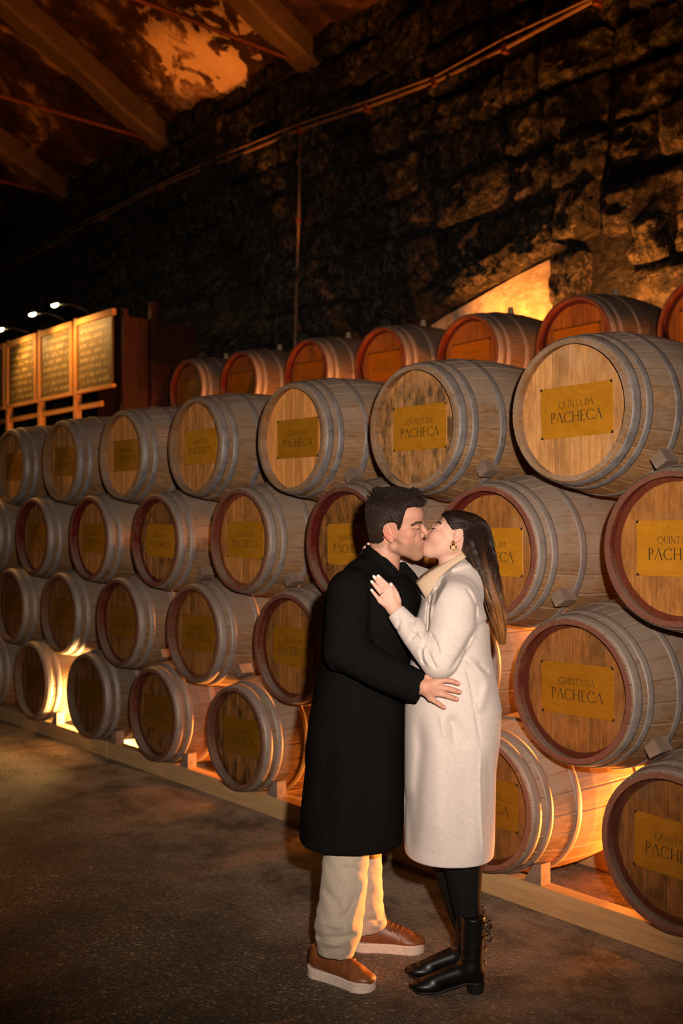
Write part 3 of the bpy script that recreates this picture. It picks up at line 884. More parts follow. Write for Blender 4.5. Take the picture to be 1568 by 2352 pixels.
# ================================================================== PEOPLE
# Figures are modelled in metres in the frame of the couple: x to the camera's right, y away from it, z up.
f32 = np.float32
TP = math.tan(PITCH)
def k(u, v, d):
    """a point seen at pixel (u, v) of the 1568 x 2352 photograph, d metres away"""
    return np.array([(u-784.0)/FPX*d, d, 1.63 + d*(TP - (v-1176.0)/FPX)], f32)
def px(d): return d/FPX
def smin(a, b, kk):
    if kk <= 0: return np.minimum(a, b)
    h = np.clip(0.5+0.5*(b-a)/kk, 0, 1)
    return b+(a-b)*h - kk*h*(1-h)
def A3(*v): return np.array(v, f32)

def sphere(c, r):
    c = np.asarray(c, f32)
    return lambda P: np.sqrt(((P-c)**2).sum(1)) - f32(r)
def ellip(c, r, rot=None):
    """ellipsoid; rot = angle in the picture plane, clockwise as seen"""
    c = np.asarray(c, f32); r = np.asarray(r, f32)
    def f(P):
        Q = P-c
        if rot:
            cs, sn = math.cos(rot), math.sin(rot)
            Q = np.stack([Q[:, 0]*cs-Q[:, 2]*sn, Q[:, 1], Q[:, 0]*sn+Q[:, 2]*cs], 1)
        k0 = np.sqrt(((Q/r)**2).sum(1)); k1 = np.sqrt(((Q/(r*r))**2).sum(1))+1e-9
        return k0*(k0-1)/k1
    return f
def cone(a, b, ra, rb, cut=False):
    """round cone; cut = flat end at b"""
    a = np.asarray(a, f32); b = np.asarray(b, f32); ab = b-a; L2 = float((ab**2).sum()); L = math.sqrt(L2)
    def f(P):
        t = np.clip(((P-a)@ab)/L2, 0, 1)
        d = np.sqrt(((P-a-t[:, None]*ab)**2).sum(1)) - (ra+(rb-ra)*t)
        if cut: d = np.maximum(d, ((P-b)@ab)/L)
        return d
    return f
def chain(pts, rs, cut=False):
    fs = [cone(pts[i], pts[i+1], rs[i], rs[i+1], cut and i == len(pts)-2) for i in range(len(pts)-1)]
    def f(P):
        d = fs[0](P)
        for g in fs[1:]: d = np.minimum(d, g(P))
        return d
    return f
def torus_path(pts, r):
    pts = [np.asarray(p, f32) for p in pts]
    return chain(pts+[pts[0]], [r]*(len(pts)+1))
def loft(rows, p=2.3, cap=0.012):
    """rows of (z, x left, x right, y centre, half depth)"""
    R = np.array(sorted(rows), f32)
    def f(P):
        z = P[:, 2]; zc = np.clip(z, R[0, 0], R[-1, 0])
        xl, xr, yc, b = [np.interp(zc, R[:, 0], R[:, i]) for i in (1, 2, 3, 4)]
        a = (xr-xl)/2
        X = np.abs(P[:, 0]-(xl+xr)/2)/a; Y = np.abs(P[:, 1]-yc)/b
        rho = (X**p+Y**p)**(1/p)
        d = ((rho-1)*np.minimum(a, b)).astype(f32)
        dz = np.maximum(R[0, 0]-z, z-R[-1, 0])
        q = np.maximum(np.stack([d+cap, dz+cap], 1), 0)
        return np.sqrt((q**2).sum(1)) + np.minimum(np.maximum(d+cap, dz+cap), 0) - cap
    return f
def poly2(pts):
    """distance to a closed outline in the picture plane, extruded in depth; pts are 3-d points"""
    V = np.array([(p[0], p[2]) for p in pts], f32)
    def f(P):
        Q = P[:, [0, 2]]
        d2 = np.full(len(Q), 1e9, f32); s = np.ones(len(Q), f32)
        n = len(V)
        for i in range(n):
            a = V[i]; b = V[i-1]
            e = b-a; w = Q-a
            t = np.clip((w@e)/float(e@e), 0, 1)
            q = w-t[:, None]*e
            d2 = np.minimum(d2, (q**2).sum(1))
            c1 = Q[:, 1] >= a[1]; c2 = Q[:, 1] < b[1]; c3 = e[0]*w[:, 1] > e[1]*w[:, 0]
            fl = (c1 & c2 & c3) | (~c1 & ~c2 & ~c3)
            s[fl] *= -1
        return s*np.sqrt(d2)
    return f
class Field:
    def __init__(s): s.ops = []
    def u(s, f, kk=0.0): s.ops.append(('u', f, kk)); return s
    def s(s, f, kk=0.0): s.ops.append(('s', f, kk)); return s
    def i(s, f, kk=0.0): s.ops.append(('i', f, kk)); return s
    def disp(s, f): s.ops.append(('d', f, 0)); return s
    def __call__(s, P):
        d = np.full(len(P), 10.0, f32)
        for op, f, kk in s.ops:
            if op == 'u': d = smin(d, f(P).astype(f32), kk)
            elif op == 's': d = -smin(-d, f(P).astype(f32), kk)
            elif op == 'i': d = -smin(-d, -f(P).astype(f32), kk)
            else: d = d + f(P, d).astype(f32)
        return d
def axis(segs):
    """grid coordinates from (lo, hi, step) runs that follow one another"""
    out = []
    for lo, hi, st in segs: out.append(np.arange(lo, hi-1e-6, st))
    out.append([segs[-1][1]])
    return np.concatenate(out).astype(f32)
def polygonise(F, xs, ys, zs, band=2.6):
    """surface nets on a rectilinear grid, refined near the surface only"""
    C = 4
    ix, iy, iz = [np.minimum(np.arange(0, len(a)+C-1, C), len(a)-1) for a in (xs, ys, zs)]
    cx, cy, cz = xs[ix], ys[iy], zs[iz]
    G = np.stack(np.meshgrid(cx, cy, cz, indexing='ij'), -1).reshape(-1, 3)
    D = np.empty(len(G), f32)
    for i in range(0, len(G), 300000): D[i:i+300000] = F(G[i:i+300000])
    D = D.reshape(len(cx), len(cy), len(cz))
    jx, jy, jz = [np.minimum((np.arange(len(a))+C//2)//C, len(c)-1) for a, c in ((xs, cx), (ys, cy), (zs, cz))]
    H = D[jx][:, jy][:, :, jz]
    step = max(np.diff(xs).max(), np.diff(ys).max())
    dzl = np.diff(zs, append=zs[-1:]+ (zs[-1]-zs[-2]))
    thr = band*np.sqrt(2*step**2 + dzl**2)*1.3
    m = np.abs(H) < thr[None, None, :]
    I = np.argwhere(m)
    Pf = np.stack([xs[I[:, 0]], ys[I[:, 1]], zs[I[:, 2]]], 1)
    val = np.empty(len(Pf), f32)
    for i in range(0, len(Pf), 300000): val[i:i+300000] = F(Pf[i:i+300000])
    H[m] = val
    S = H < 0
    cnt = np.zeros((S.shape[0]-1, S.shape[1]-1, S.shape[2]-1), np.int8)
    cs = [(a, b, c) for a in (0, 1) for b in (0, 1) for c in (0, 1)]
    n0, n1, n2 = cnt.shape
    for a, b, c in cs: cnt += S[a:a+n0, b:b+n1, c:c+n2]
    act = np.argwhere((cnt > 0) & (cnt < 8))
    vals = np.stack([H[act[:, 0]+a, act[:, 1]+b, act[:, 2]+c] for a, b, c in cs], 1)
    acc = np.zeros((len(act), 3), f32); num = np.zeros(len(act), f32)
    cc = np.array(cs, f32)
    for e0 in range(8):
        for e1 in range(e0+1, 8):
            if abs(cc[e0]-cc[e1]).sum() != 1: continue
            a, b = vals[:, e0], vals[:, e1]
            x = (a < 0) != (b < 0)
            t = np.where(x, a/np.where(x, a-b, 1), 0)
            p = cc[e0][None]+(cc[e1]-cc[e0])[None]*t[:, None]
            acc += np.where(x[:, None], p, 0); num += x
    fr = acc/num[:, None]
    V = np.stack([ax[act[:, i]]+(ax[act[:, i]+1]-ax[act[:, i]])*fr[:, i] for i, ax in enumerate((xs, ys, zs))], 1)
    idx = np.full(cnt.shape, -1, np.int32)
    idx[act[:, 0], act[:, 1], act[:, 2]] = np.arange(len(act))
    Q = []
    for ax in range(3):
        sl0 = [slice(None)]*3; sl1 = [slice(None)]*3
        sl0[ax] = slice(0, -1); sl1[ax] = slice(1, None)
        s0, s1 = S[tuple(sl0)], S[tuple(sl1)]
        o1, o2 = (ax+1) % 3, (ax+2) % 3
        E = np.argwhere(s0 != s1)
        E = E[(E[:, o1] > 0) & (E[:, o2] > 0) & (E[:, o1] < S.shape[o1]-1) & (E[:, o2] < S.shape[o2]-1)]
        ins = s0[E[:, 0], E[:, 1], E[:, 2]]
        def at(d1, d2):
            e = E.copy(); e[:, o1] -= d1; e[:, o2] -= d2
            return idx[e[:, 0], e[:, 1], e[:, 2]]
        q = np.stack([at(1, 1), at(0, 1), at(0, 0), at(1, 0)], 1)
        q[~ins] = q[~ins][:, ::-1]
        Q.append(q)
    Q = np.concatenate(Q)
    return V, Q[(Q >= 0).all(1)]
def grid_mesh(name, V, Q, mat, smooth_it=1):
    V = V.astype(np.float64)
    if smooth_it:
        E = np.unique(np.sort(np.concatenate([Q[:, [0, 1]], Q[:, [1, 2]], Q[:, [2, 3]], Q[:, [3, 0]]]), 1), axis=0)
        deg = np.bincount(E.ravel(), minlength=len(V))[:, None]
        for it in range(smooth_it):
            for lam in (0.5, -0.52):
                S = np.zeros_like(V)
                for c in range(3):
                    S[:, c] = np.bincount(E[:, 0], V[E[:, 1], c], len(V)) + np.bincount(E[:, 1], V[E[:, 0], c], len(V))
                V = V + lam*(S/np.maximum(deg, 1)-V)
    me = bpy.data.meshes.new(name)
    me.vertices.add(len(V)); me.vertices.foreach_set('co', V.astype(f32).ravel())
    me.loops.add(len(Q)*4); me.loops.foreach_set('vertex_index', Q.astype(np.int32).ravel())
    me.polygons.add(len(Q)); me.polygons.foreach_set('loop_start', np.arange(0, len(Q)*4, 4, dtype=np.int32))
    me.update(calc_edges=True); me.validate()
    me.shade_smooth()
    me.materials.append(mat)
    return me, V
def tint(me, C4):
    a = me.attributes.new('tint', 'FLOAT_COLOR', 'POINT')
    a.data.foreach_set('color', C4.astype(f32).ravel())

def root(name, label, ux, d):
    """an empty on the floor under the figure, turned to the couple's frame"""
    x = (ux-784)/FPX*d
    t = thing(name, label, 'person', cam_pt(x, d, 0.0), YAW)
    return t, np.array([x, d, 0.0])
def part(name, F, grids, mat, parent, org, it=1):
    V, Q = polygonise(F, *grids)
    me, V = grid_mesh(name, V-org, Q, mat, it)
    return link(name, me, parent), V+org
def tubes(name, paths, mat, parent, org, n=4, lock=None):
    """many tapered strands in one mesh; paths: list of (points, radii)"""
    V, F, L = [], [], []
    ang = 2*PI*np.arange(n)/n
    base = 0
    for q, (p, r) in enumerate(paths):
        p = np.asarray(p, float); m = len(p)
        t = np.gradient(p, axis=0); t /= np.linalg.norm(t, axis=1)[:, None]+1e-9
        a = np.cross(t, np.array([0.3, 0.85, 0.2])); a /= np.linalg.norm(a, axis=1)[:, None]+1e-9
        b = np.cross(t, a)
        r = np.asarray(r, float)
        ring = p[:, None, :] + r[:, None, None]*(np.cos(ang)[None, :, None]*a[:, None, :]+np.sin(ang)[None, :, None]*b[:, None, :])
        V.append(ring.reshape(-1, 3))
        i = np.arange(m-1)[:, None]*n; j = np.arange(n)[None, :]; kx = (j+1) % n
        F.append(np.stack([i+j, i+kx, i+n+kx, i+n+j], -1).reshape(-1, 4)+base)
        L.append(np.full(m*n, 0.5 if lock is None else lock[q]))
        base += m*n
    V = np.concatenate(V)-org; F = np.concatenate(F)
    me, _ = grid_mesh(name, V, F, mat, 0)
    a = me.attributes.new('lock', 'FLOAT', 'POINT'); a.data.foreach_set('value', np.concatenate(L).astype(f32))
    return link(name, me, parent)
def crom(pts, n):
    P = np.array(pts, float); P = np.vstack([2*P[0]-P[1], P, 2*P[-1]-P[-2]])
    out = []
    m = len(P)-3
    for t in np.linspace(0, m-1e-6, n):
        i = int(t); s = t-i
        p0, p1, p2, p3 = P[i:i+4]
        out.append(0.5*((2*p1)+(p2-p0)*s+(2*p0-5*p1+4*p2-p3)*s*s+(3*p1-p0-3*p2+p3)*s**3))
    return np.array(out)
def surf(F, u, v, d0, d1, n=160, off=0.0):
    """where the line of sight through (u, v) first meets a field"""
    ds = np.linspace(d0, d1, n)
    P = np.stack([k(u, v, d) for d in ds]).astype(f32)
    val = F(P)
    i = int(np.argmax(val < 0)) if (val < 0).any() else n-1
    if i > 0 and val[i] < 0:
        t = val[i-1]/(val[i-1]-val[i]); d = ds[i-1]+(ds[i]-ds[i-1])*t
    else: d = ds[i]
    return k(u, v, d-off)
def hug(F, P, lift, it=3):
    """move points onto the skin of a field, lifted a little"""
    P = P.astype(f32); e = 0.002
    for _ in range(it):
        d = F(P)
        g = np.stack([F(P+A3(*(e if i == j else 0 for j in range(3)))) - d for i in range(3)], 1)/e
        g /= np.linalg.norm(g, axis=1)[:, None]+1e-6
        P = P - g*(d-lift)[:, None]
    return P
def crease(line, d, w, amp, near=None):
    """a fold line traced on the near side: amp > 0 raises a ridge, < 0 presses a groove"""
    pts = [k(u, v, d) for u, v in line]
    segs = [(pts[i][[0, 2]], pts[i+1][[0, 2]]) for i in range(len(pts)-1)]
    tot = [float(np.linalg.norm(b-a)) for a, b in segs]; T = sum(tot)
    yl = near if near is not None else 99
    def f(P, dd):
        # bring the point to depth d along the line of sight of a viewer standing where the couple is seen from
        s = d/P[:, 1]
        Q = np.stack([P[:, 0]*s, (P[:, 2]-1.63)*s+1.63], 1)
        best = np.full(len(P), 1e9, f32); along = np.zeros(len(P), f32); acc = 0.0
        for (a, b), L in zip(segs, tot):
            e = b-a; t = np.clip(((Q-a)@e)/(L*L+1e-12), 0, 1)
            dist = ((Q-a-t[:, None]*e)**2).sum(1)
            upd = dist < best
            best = np.where(upd, dist, best); along = np.where(upd, (acc+t*L)/T, along); acc += L
        fade = np.clip(np.minimum(along, 1-along)*5, 0, 1)*(P[:, 1] < yl)
        return -amp*np.exp(-best/(w*w))*fade
    return f

# ------------------------------------------------------------------ hands and ears
def finger(F, pts, r0, r1, kk=0.006):
    n = len(pts)
    rs = [r0+(r1-r0)*i/(n-1) for i in range(n)]
    F.u(chain(pts, rs), kk)
def ear(F, c, s, tilt, side=-1, dy=0.0):
    """outer ear facing the viewer, centre c, s metres half height, tilt in the picture plane"""
    c = np.asarray(c, f32)
    cs, sn = math.cos(tilt), math.sin(tilt)
    def L(x, z, y=0.0):        # x back(-)/front(+) along the face direction, z up
        return c + A3(x*cs-z*sn, side*y, x*sn+z*cs)*f32(s)
    F.u(ellip(L(-0.05, 0.05, 0.02), A3(0.50*s, 0.16*s, 0.86*s), -tilt), 0.006)
    F.s(ellip(L(0.05, 0.12, 0.22), A3(0.36*s, 0.20*s, 0.60*s), -tilt), 0.004)
    rim = [L(0.42, 0.40, 0.12), L(0.30, 0.74, 0.20), L(0.0, 0.90, 0.26), L(-0.36, 0.74, 0.30), L(-0.55, 0.35, 0.32), L(-0.54, -0.05, 0.28), L(-0.40, -0.45, 0.20), L(-0.14, -0.72, 0.12)]
    F.u(chain(rim, [0.11*s]*8), 0.003)
    F.u(chain([L(-0.24, 0.52, 0.14), L(-0.30, 0.1, 0.14), L(-0.18, -0.3, 0.12), L(0.12, -0.45, 0.12)], [0.09*s]*4), 0.004)
    F.u(sphere(L(-0.02, -0.74, 0.06), 0.23*s), 0.006)
    F.u(sphere(L(0.36, -0.08, 0.08), 0.15*s), 0.005)
    F.s(sphere(L(0.16, -0.12, 0.22), 0.17*s), 0.004)
def ear2(F, c, s, tilt, flip):
    c = np.asarray(c, f32); cs, sn = math.cos(tilt), math.sin(tilt)
    def L(x, z, y=0.0):
        X = flip*x
        return c + A3(X*cs-z*sn, -y, X*sn+z*cs)*f32(s)
    F.u(ellip(L(-0.05, 0.05, 0.02), A3(0.50*s, 0.17*s, 0.86*s), -tilt), 0.006)
    F.s(ellip(L(0.05, 0.12, 0.24), A3(0.36*s, 0.20*s, 0.60*s), -tilt), 0.004)
    rim = [L(0.42, 0.36, 0.10), L(0.32, 0.72, 0.20), L(0.0, 0.92, 0.27), L(-0.38, 0.76, 0.31), L(-0.57, 0.35, 0.33), L(-0.56, -0.08, 0.29), L(-0.42, -0.47, 0.21), L(-0.14, -0.75, 0.13)]
    F.u(chain(rim, [0.11*s]*8), 0.003)
    F.u(chain([L(-0.22, 0.52, 0.16), L(-0.29, 0.1, 0.16), L(-0.18, -0.3, 0.14), L(0.12, -0.45, 0.12)], [0.09*s]*4), 0.004)
    F.u(sphere(L(-0.02, -0.78, 0.06), 0.24*s), 0.006)
    F.u(sphere(L(0.36, -0.08, 0.08), 0.16*s), 0.005)
    F.s(sphere(L(0.14, -0.12, 0.24), 0.18*s), 0.004)

def raised(poly, d, amp, soft, near):
    pf = poly2([k(u, v, d) for u, v in poly])
    def f(P, dd):
        s = d/P[:, 1]
        Q = np.stack([P[:, 0]*s, P[:, 1], (P[:, 2]-1.63)*s+1.63], 1).astype(f32)
        m = P[:, 1] < near
        out = np.zeros(len(P), f32)
        if m.any(): out[m] = -amp/(1+np.exp(np.clip(pf(Q[m])/soft, -20, 20)))
        return out
    return f
def colour_map(V, base, spots):
    """tints on the skin: spots of (centre, radius, colour, strength, speckle)"""
    C = np.ones((len(V), 4)); C[:, :3] = base; C[:, 3] = 0
    for c, r, colr, st, sp in spots:
        c = np.asarray(c); r = np.asarray(r) if hasattr(r, '__len__') else np.array([r]*3)
        q = (((V-c)/r)**2).sum(1)
        w = st*np.clip(1.25-q, 0, 1)
        C[:, :3] = C[:, :3]*(1-w[:, None]) + np.array(colr)*w[:, None]
        C[:, 3] = np.maximum(C[:, 3], sp*np.clip(1.3-q, 0, 1))
    return C

# =================================================================== THE MAN
DM, HD = 3.88, 3.84
pm_ = px(HD)
manR, manO = root('person', 'man in a long black wool coat and stone chinos kissing the woman in white', 815, 3.88)
def h(u, v, dy=0.0):
    return k(u, v, HD+dy*pm_)
def R3(a, b, c): return A3(a*pm_, b*pm_, c*pm_)
B = Field()
B.u(ellip(h(904, 1181), R3(59, 48, 54)))
B.u(ellip(h(938, 1183), R3(35, 42, 31)), 0.012)
B.u(ellip(h(930, 1224), R3(38, 39, 50)), 0.014)
B.u(ellip(h(953, 1250), R3(19, 25, 26)), 0.012)
B.u(ellip(h(957, 1273), R3(16, 19, 14)), 0.012)
for s in (-1, 1):
    B.u(cone(h(906, 1254, s*36), h(952, 1275, s*10), 14*pm_, 12*pm_), 0.016)
    B.u(sphere(h(938, 1224, s*29), 14*pm_), 0.012)
    B.u(cone(h(967, 1197, s*4), h(951, 1201, s*31), 6*pm_, 5*pm_), 0.006)
    B.s(sphere(h(973, 1212, s*21), 11*pm_), 0.010)
    B.u(ellip(h(955, 1212.5, s*19.5), R3(9.5, 11, 7)), 0.003)
    B.u(sphere(h(969, 1229.5, s*8), 6.6*pm_), 0.004)
    B.s(sphere(h(976, 1235, s*5.5), 1.5*pm_), 0.003)
B.u(chain([h(966, 1202), h(972, 1213), h(977.5, 1224)], [4.2*pm_, 5*pm_, 6.6*pm_]), 0.007)
B.u(ellip(h(968, 1244), R3(8, 15, 4.6)), 0.005)
B.u(ellip(h(966, 1256.5), R3(8, 13, 5)), 0.005)
B.s(chain([h(959.5, 1249.5, -17), h(968, 1250.5, -9), h(976, 1250, 0), h(968, 1250.5, 9)], [1.3*pm_]*4), 0.003)
ear2(B, h(895, 1224, -47), 22.5*pm_, 0.26, 1)
ear2(B, h(895, 1224, 47), 20*pm_, 0.26, 1)
B.u(cone(h(886, 1248), k(878, 1325, HD), 35*pm_, 37*pm_), 0.016)
for ln, w, a in (([(958, 1226), (952, 1237), (953, 1248)], 0.0035, -0.003), ([(941, 1212), (948, 1215.5), (957, 1215.5)], 0.0022, -0.002), ([(946, 1221), (955, 1222), (962, 1219)], 0.004, -0.0012), ([(957, 1247), (961, 1250), (960, 1254)], 0.003, -0.002)):
    B.disp(crease(ln, 3.79, w, a, 3.84))
# body under the clothes, kept inside them
B.u(cone(k(850, 1372, DM-0.13), k(860, 1372, DM+0.13), 0.045, 0.045), 0.03)
B.u(loft([(1.30, k(780, 0, DM)[0], k(910, 0, DM)[0], DM, .16), (1.12, k(775, 0, DM)[0], k(890, 0, DM)[0], DM, .14), (0.9, k(770, 0, DM)[0], k(890, 0, DM)[0], DM, .15), (0.78, k(775, 0, DM)[0], k(880, 0, DM)[0], DM, .14)]), 0.03)
B.u(chain([k(815, 1362, 3.72), k(797, 1495, 3.64), k(935, 1568, 3.585)], [0.045, 0.045, 0.034]), 0.02)
B.u(chain([k(870, 1360, 4.04), k(930, 1480, 4.15), k(1040, 1500, 4.03)], [0.045, 0.042, 0.032]), 0.02)
B.u(chain([k(820, 1760, 3.82), k(800, 1950, 3.77), k(776, 2190, 3.735)], [0.07, 0.05, 0.04]), 0.02)
B.u(chain([k(840, 1760, 3.96), k(835, 1950, 3.98), k(838, 2120, 4.0)], [0.07, 0.05, 0.04]), 0.02)
# right hand spread on her waist: back of the hand to the viewer, thumb up under her elbow
hd_ = 3.535
q_ = px(hd_)
def w_(u, v, dy=0.0): return k(u, v, hd_+dy)
B.u(cone(w_(950, 1573, .03), w_(976, 1577, .0), 0.030, 0.028), 0.012)
for u, v, r in ((1010, 1564, 9), (1010, 1579, 9), (1002, 1591, 9), (988, 1603, 8)):
    B.u(cone(w_(974, 1577), w_(u, v, -.002), 15*q_, r*q_), 0.008)
finger(B, [w_(1008, 1563), w_(1023, 1561.5, -.005), w_(1038, 1564, -.003), w_(1051, 1569.5, .004)], 7.0*q_, 5.6*q_, 0.004)
finger(B, [w_(1008, 1579), w_(1026, 1581, -.006), w_(1042, 1585, -.003), w_(1054, 1589, .004)], 7.4*q_, 5.9*q_, 0.004)
finger(B, [w_(1000, 1590), w_(1018, 1595, -.006), w_(1035, 1600.5, -.003), w_(1048, 1605.5, .004)], 7.2*q_, 5.7*q_, 0.004)
finger(B, [w_(986, 1602), w_(998, 1610, -.004), w_(1009, 1617.5, -.002), w_(1019, 1624.5, .004)], 6.4*q_, 5.0*q_, 0.004)
finger(B, [w_(972, 1566, .005), w_(986, 1548, .008), w_(1000, 1540, .010), w_(1013, 1533, .014)], 8.5*q_, 6.5*q_, 0.006)
for u, v in ((1023, 1561.5), (1026, 1581), (1018, 1595), (998, 1610)):
    B.u(sphere(w_(u, v, -.0065), 5.4*q_), 0.003)
# left hand, flat on her back out of sight
B.u(cone(k(1040, 1500, 4.03), k(1062, 1502, 4.0), 0.030, 0.026), 0.012)
for j, (u, v) in enumerate(((1098, 1486), (1103, 1498), (1102, 1511), (1094, 1523))):
    finger(B, [k(1064, 1490+8*j, 3.99), k((1064+u)/2+2, (1490+8*j+v)/2, 3.975), k(u, v, 3.965)], 0.0095, 0.0075, 0.005)
finger(B, [k(1050, 1490, 4.0), k(1066, 1474, 3.985), k(1078, 1464, 3.975)], 0.0105, 0.0085, 0.005)
xs = axis([(-0.20, 0.56, 0.0026)]); 
ys = axis([(3.48, 4.24, 0.0034)])
zs = axis([(0.02, 0.90, 0.010), (0.90, 1.10, 0.0026), (1.10, 1.385, 0.008), (1.385, 1.76, 0.0025)])
V, Q = polygonise(B, xs, ys, zs)
me, V = grid_mesh('man_body', V-manO, Q, M_SKINM, 1)
Vw = V+manO
sk = (0.49, 0.265, 0.185)
spots = [(h(930, 1232, -30), 24*pm_, (0.50, 0.22, 0.155), 0.55, 0), (h(978, 1226), 12*pm_, (0.52, 0.21, 0.15), 0.5, 0),
         (h(893, 1226, -50), 22*pm_, (0.54, 0.22, 0.15), 0.6, 0), (h(886, 1235, -50), (12*pm_, 30*pm_, 14*pm_), (0.52, 0.14, 0.09), 0.5, 0)]
for s in (-1, 1):
    spots += [(h(945, 1266, s*20), R3(34, 26, 26), (0.27, 0.155, 0.098), 0.6, 1.0), (h(914, 1252, s*36), R3(16, 18, 26), (0.28, 0.165, 0.105), 0.5, 0.8),
              (h(966, 1240, s*9), R3(12, 14, 7), (0.32, 0.17, 0.11), 0.45, 0.7)]
spots += [(h(917, 1212, -46), R3(7, 14, 18), (0.20, 0.12, 0.08), 0.55, 0.8), (h(872, 1250, -30), R3(16, 26, 10), (0.25, 0.14, 0.09), 0.5, 0.7), (h(966, 1250), R3(7.5, 16, 4.2), (0.45, 0.12, 0.09), 0.8, 0), (h(905, 1296), R3(36, 40, 22), (0.47, 0.24, 0.16), 0.4, 0.12)]
spots += [(k(u, v, hd_), 11*q_, (0.52, 0.19, 0.13), 0.6, 0) for u, v in ((1051, 1569), (1054, 1589), (1048, 1605), (1019, 1624), (1023, 1561), (1026, 1581), (1018, 1595))]
spots += [(k(975, 1585, hd_), 0.05, (0.48, 0.22, 0.15), 0.3, 0)]
tint(me, colour_map(Vw, sk, spots))
mb = link('body', me, manR)
for u0, v0, u1, v1 in ((1049, 1567.3, 1055, 1570.5), (1052, 1587.3, 1058, 1590.2), (1046, 1603, 1052, 1606.2), (1017, 1621.5, 1022, 1626)):
    n_ = MB().tube([k(u0, v0, hd_-.0062), k((u0+u1)/2, (v0+v1)/2, hd_-.0052), k(u1, v1, hd_+.0005)], [2.4*q_, 3.3*q_, 1.8*q_], 8)
    n_.V = [tuple(np.array(p)-manO) for p in n_.V]
    n_.build('fingernail', M_NAILM, mb, True)
# closed lids: lashes; eyebrow hairs
lash = []
for s in (-1, 1):
    for i in range(16):
        f = i/15
        a = surf(B, 947+13.5*f, 1213.4+2.0*math.sin(PI*f), 3.74, 3.84) if s < 0 else h(949+11.5*f, 1213.6, s*(28.6-7.5*f))
        lash.append((np.array([a+A3(-1, .3, 0)*pm_, a+A3(1.2, s*0.8, -0.8)*pm_, a+A3(3.0, s*1.4, -0.8)*pm_]), [0.5*pm_, 0.4*pm_, 0.1*pm_]))
setp(tubes('lashes', lash[:16], M_LASH, mb, manO, 4), kind='stuff'); setp(tubes('lashes', lash[16:], M_LASH, mb, manO, 4), kind='stuff')
brow = []
for s in (-1, 1):
    for i in range(230):
        f = random.random()
        u = 946+24*f; v = 1207-8.0*f-1.8*math.sin(PI*f)+random.gauss(0, 1.3)
        dy = s*(33.5-24*f**1.6)
        a = surf(B, u, v, 3.74, 3.86) if s < 0 else h(u, v, dy)
        brow.append((hug(B, np.array([a, a+A3(-2.5, s*0.5, 0.9)*pm_, a+A3(-5.0, s*0.8, 0.3)*pm_]), 0.0009), [0.27*pm_, 0.24*pm_, 0.08*pm_]))
setp(tubes('eyebrow', brow[:230], M_BROW, mb, manO, 3), kind='stuff'); setp(tubes('eyebrow', brow[230:], M_BROW, mb, manO, 3), kind='stuff')

# hair
M_HAIRM = mat_hair('dark_brown_hair', (0.011, 0.0065, 0.0045), (0.038, 0.022, 0.014), 1.52, 1.80, 0.55, 0.15)
HP = [(838, 1185), (839, 1158), (848, 1138), (866, 1125), (890, 1119), (915, 1120), (940, 1125), (960, 1135), (974, 1149), (972, 1160), (962, 1164), (946, 1163), (930, 1167), (926, 1178), (922, 1192),
      (918, 1208), (914, 1217), (911, 1216), (910, 1206), (903, 1199), (890, 1200), (880, 1208), (876, 1222), (879, 1240), (870, 1251), (856, 1253), (848, 1244), (843, 1215)]
HF = Field()
HF.u(ellip(h(904, 1180), R3(67, 51.5, 63)))
HF.u(ellip(h(938, 1156), R3(40, 44, 32)), 0.02)
HF.u(ellip(h(876, 1212), R3(36, 47, 48)), 0.02)
HF.u(ellip(h(905, 1202), R3(27, 49.0, 30)), 0.012)
HF.i(poly2([h(u, v) for u, v in HP]), 0.006)
def hd_noise(P, d):
    return 0.0009*np.sin(P[:, 0]*310+np.sin(P[:, 2]*260)*1.7)*np.sin(P[:, 1]*280+P[:, 2]*150)
HF.disp(hd_noise)
hair, HV = part('hair', HF, (axis([(0.07, 0.33, 0.003)]), axis([(3.73, 3.96, 0.003)]), axis([(1.53, 1.79, 0.003)])), M_HAIRM, manR, manO, 1)
hc = h(905, 1185)
strands, lk, raw, lift = [], [], [], []
idx = RNG.choice(len(HV), min(5600, len(HV)), replace=False)
for p in HV[idx]:
    nrm = p-hc; nrm /= np.linalg.norm(nrm)
    top = float(np.clip((p[2]-h(0, 1172)[2])/(38*pm_), 0, 1))
    fr = float(np.clip((p[0]-h(905, 0)[0])/(60*pm_), -1, 1))
    q = p.astype(float).copy(); pts = [q-nrm*0.002]
    n_ = 6
    ln = (0.010+0.022*top)*RNG.uniform(0.7, 1.3)
    if p[2] < h(0, 1205)[2]: ln *= 0.6
    a0 = RNG.normal(0, 0.35)
    fl = np.array([0.9*top - 0.55*(1-top), 0.25*RNG.normal()*top, 0.30*top*(0.4+0.6*fr) - 0.85*(1-top)])
    fl = np.array([fl[0]*math.cos(a0)-fl[2]*math.sin(a0), fl[1], fl[0]*math.sin(a0)+fl[2]*math.cos(a0)])
    fl /= np.linalg.norm(fl)
    for s in range(1, n_):
        q = q + fl*ln/(n_-1)
        pts.append(q.copy())
    raw.append(pts); tipl = RNG.uniform(0.0, 0.0045)*top**0.7+RNG.uniform(0, 0.0015)
    lift.append([-0.001]+[0.0006+tipl*(s/(n_-1))**1.5 for s in range(1, n_)])
    lk.append(RNG.uniform(0, 1))
AL = hug(HF, np.array(raw).reshape(-1, 3), np.array(lift, f32).ravel(), 2).reshape(len(raw), 6, 3)
for j in range(len(raw)):
    strands.append((AL[j], [0.0012, 0.0012, 0.0011, 0.0009, 0.0006, 0.0002]))
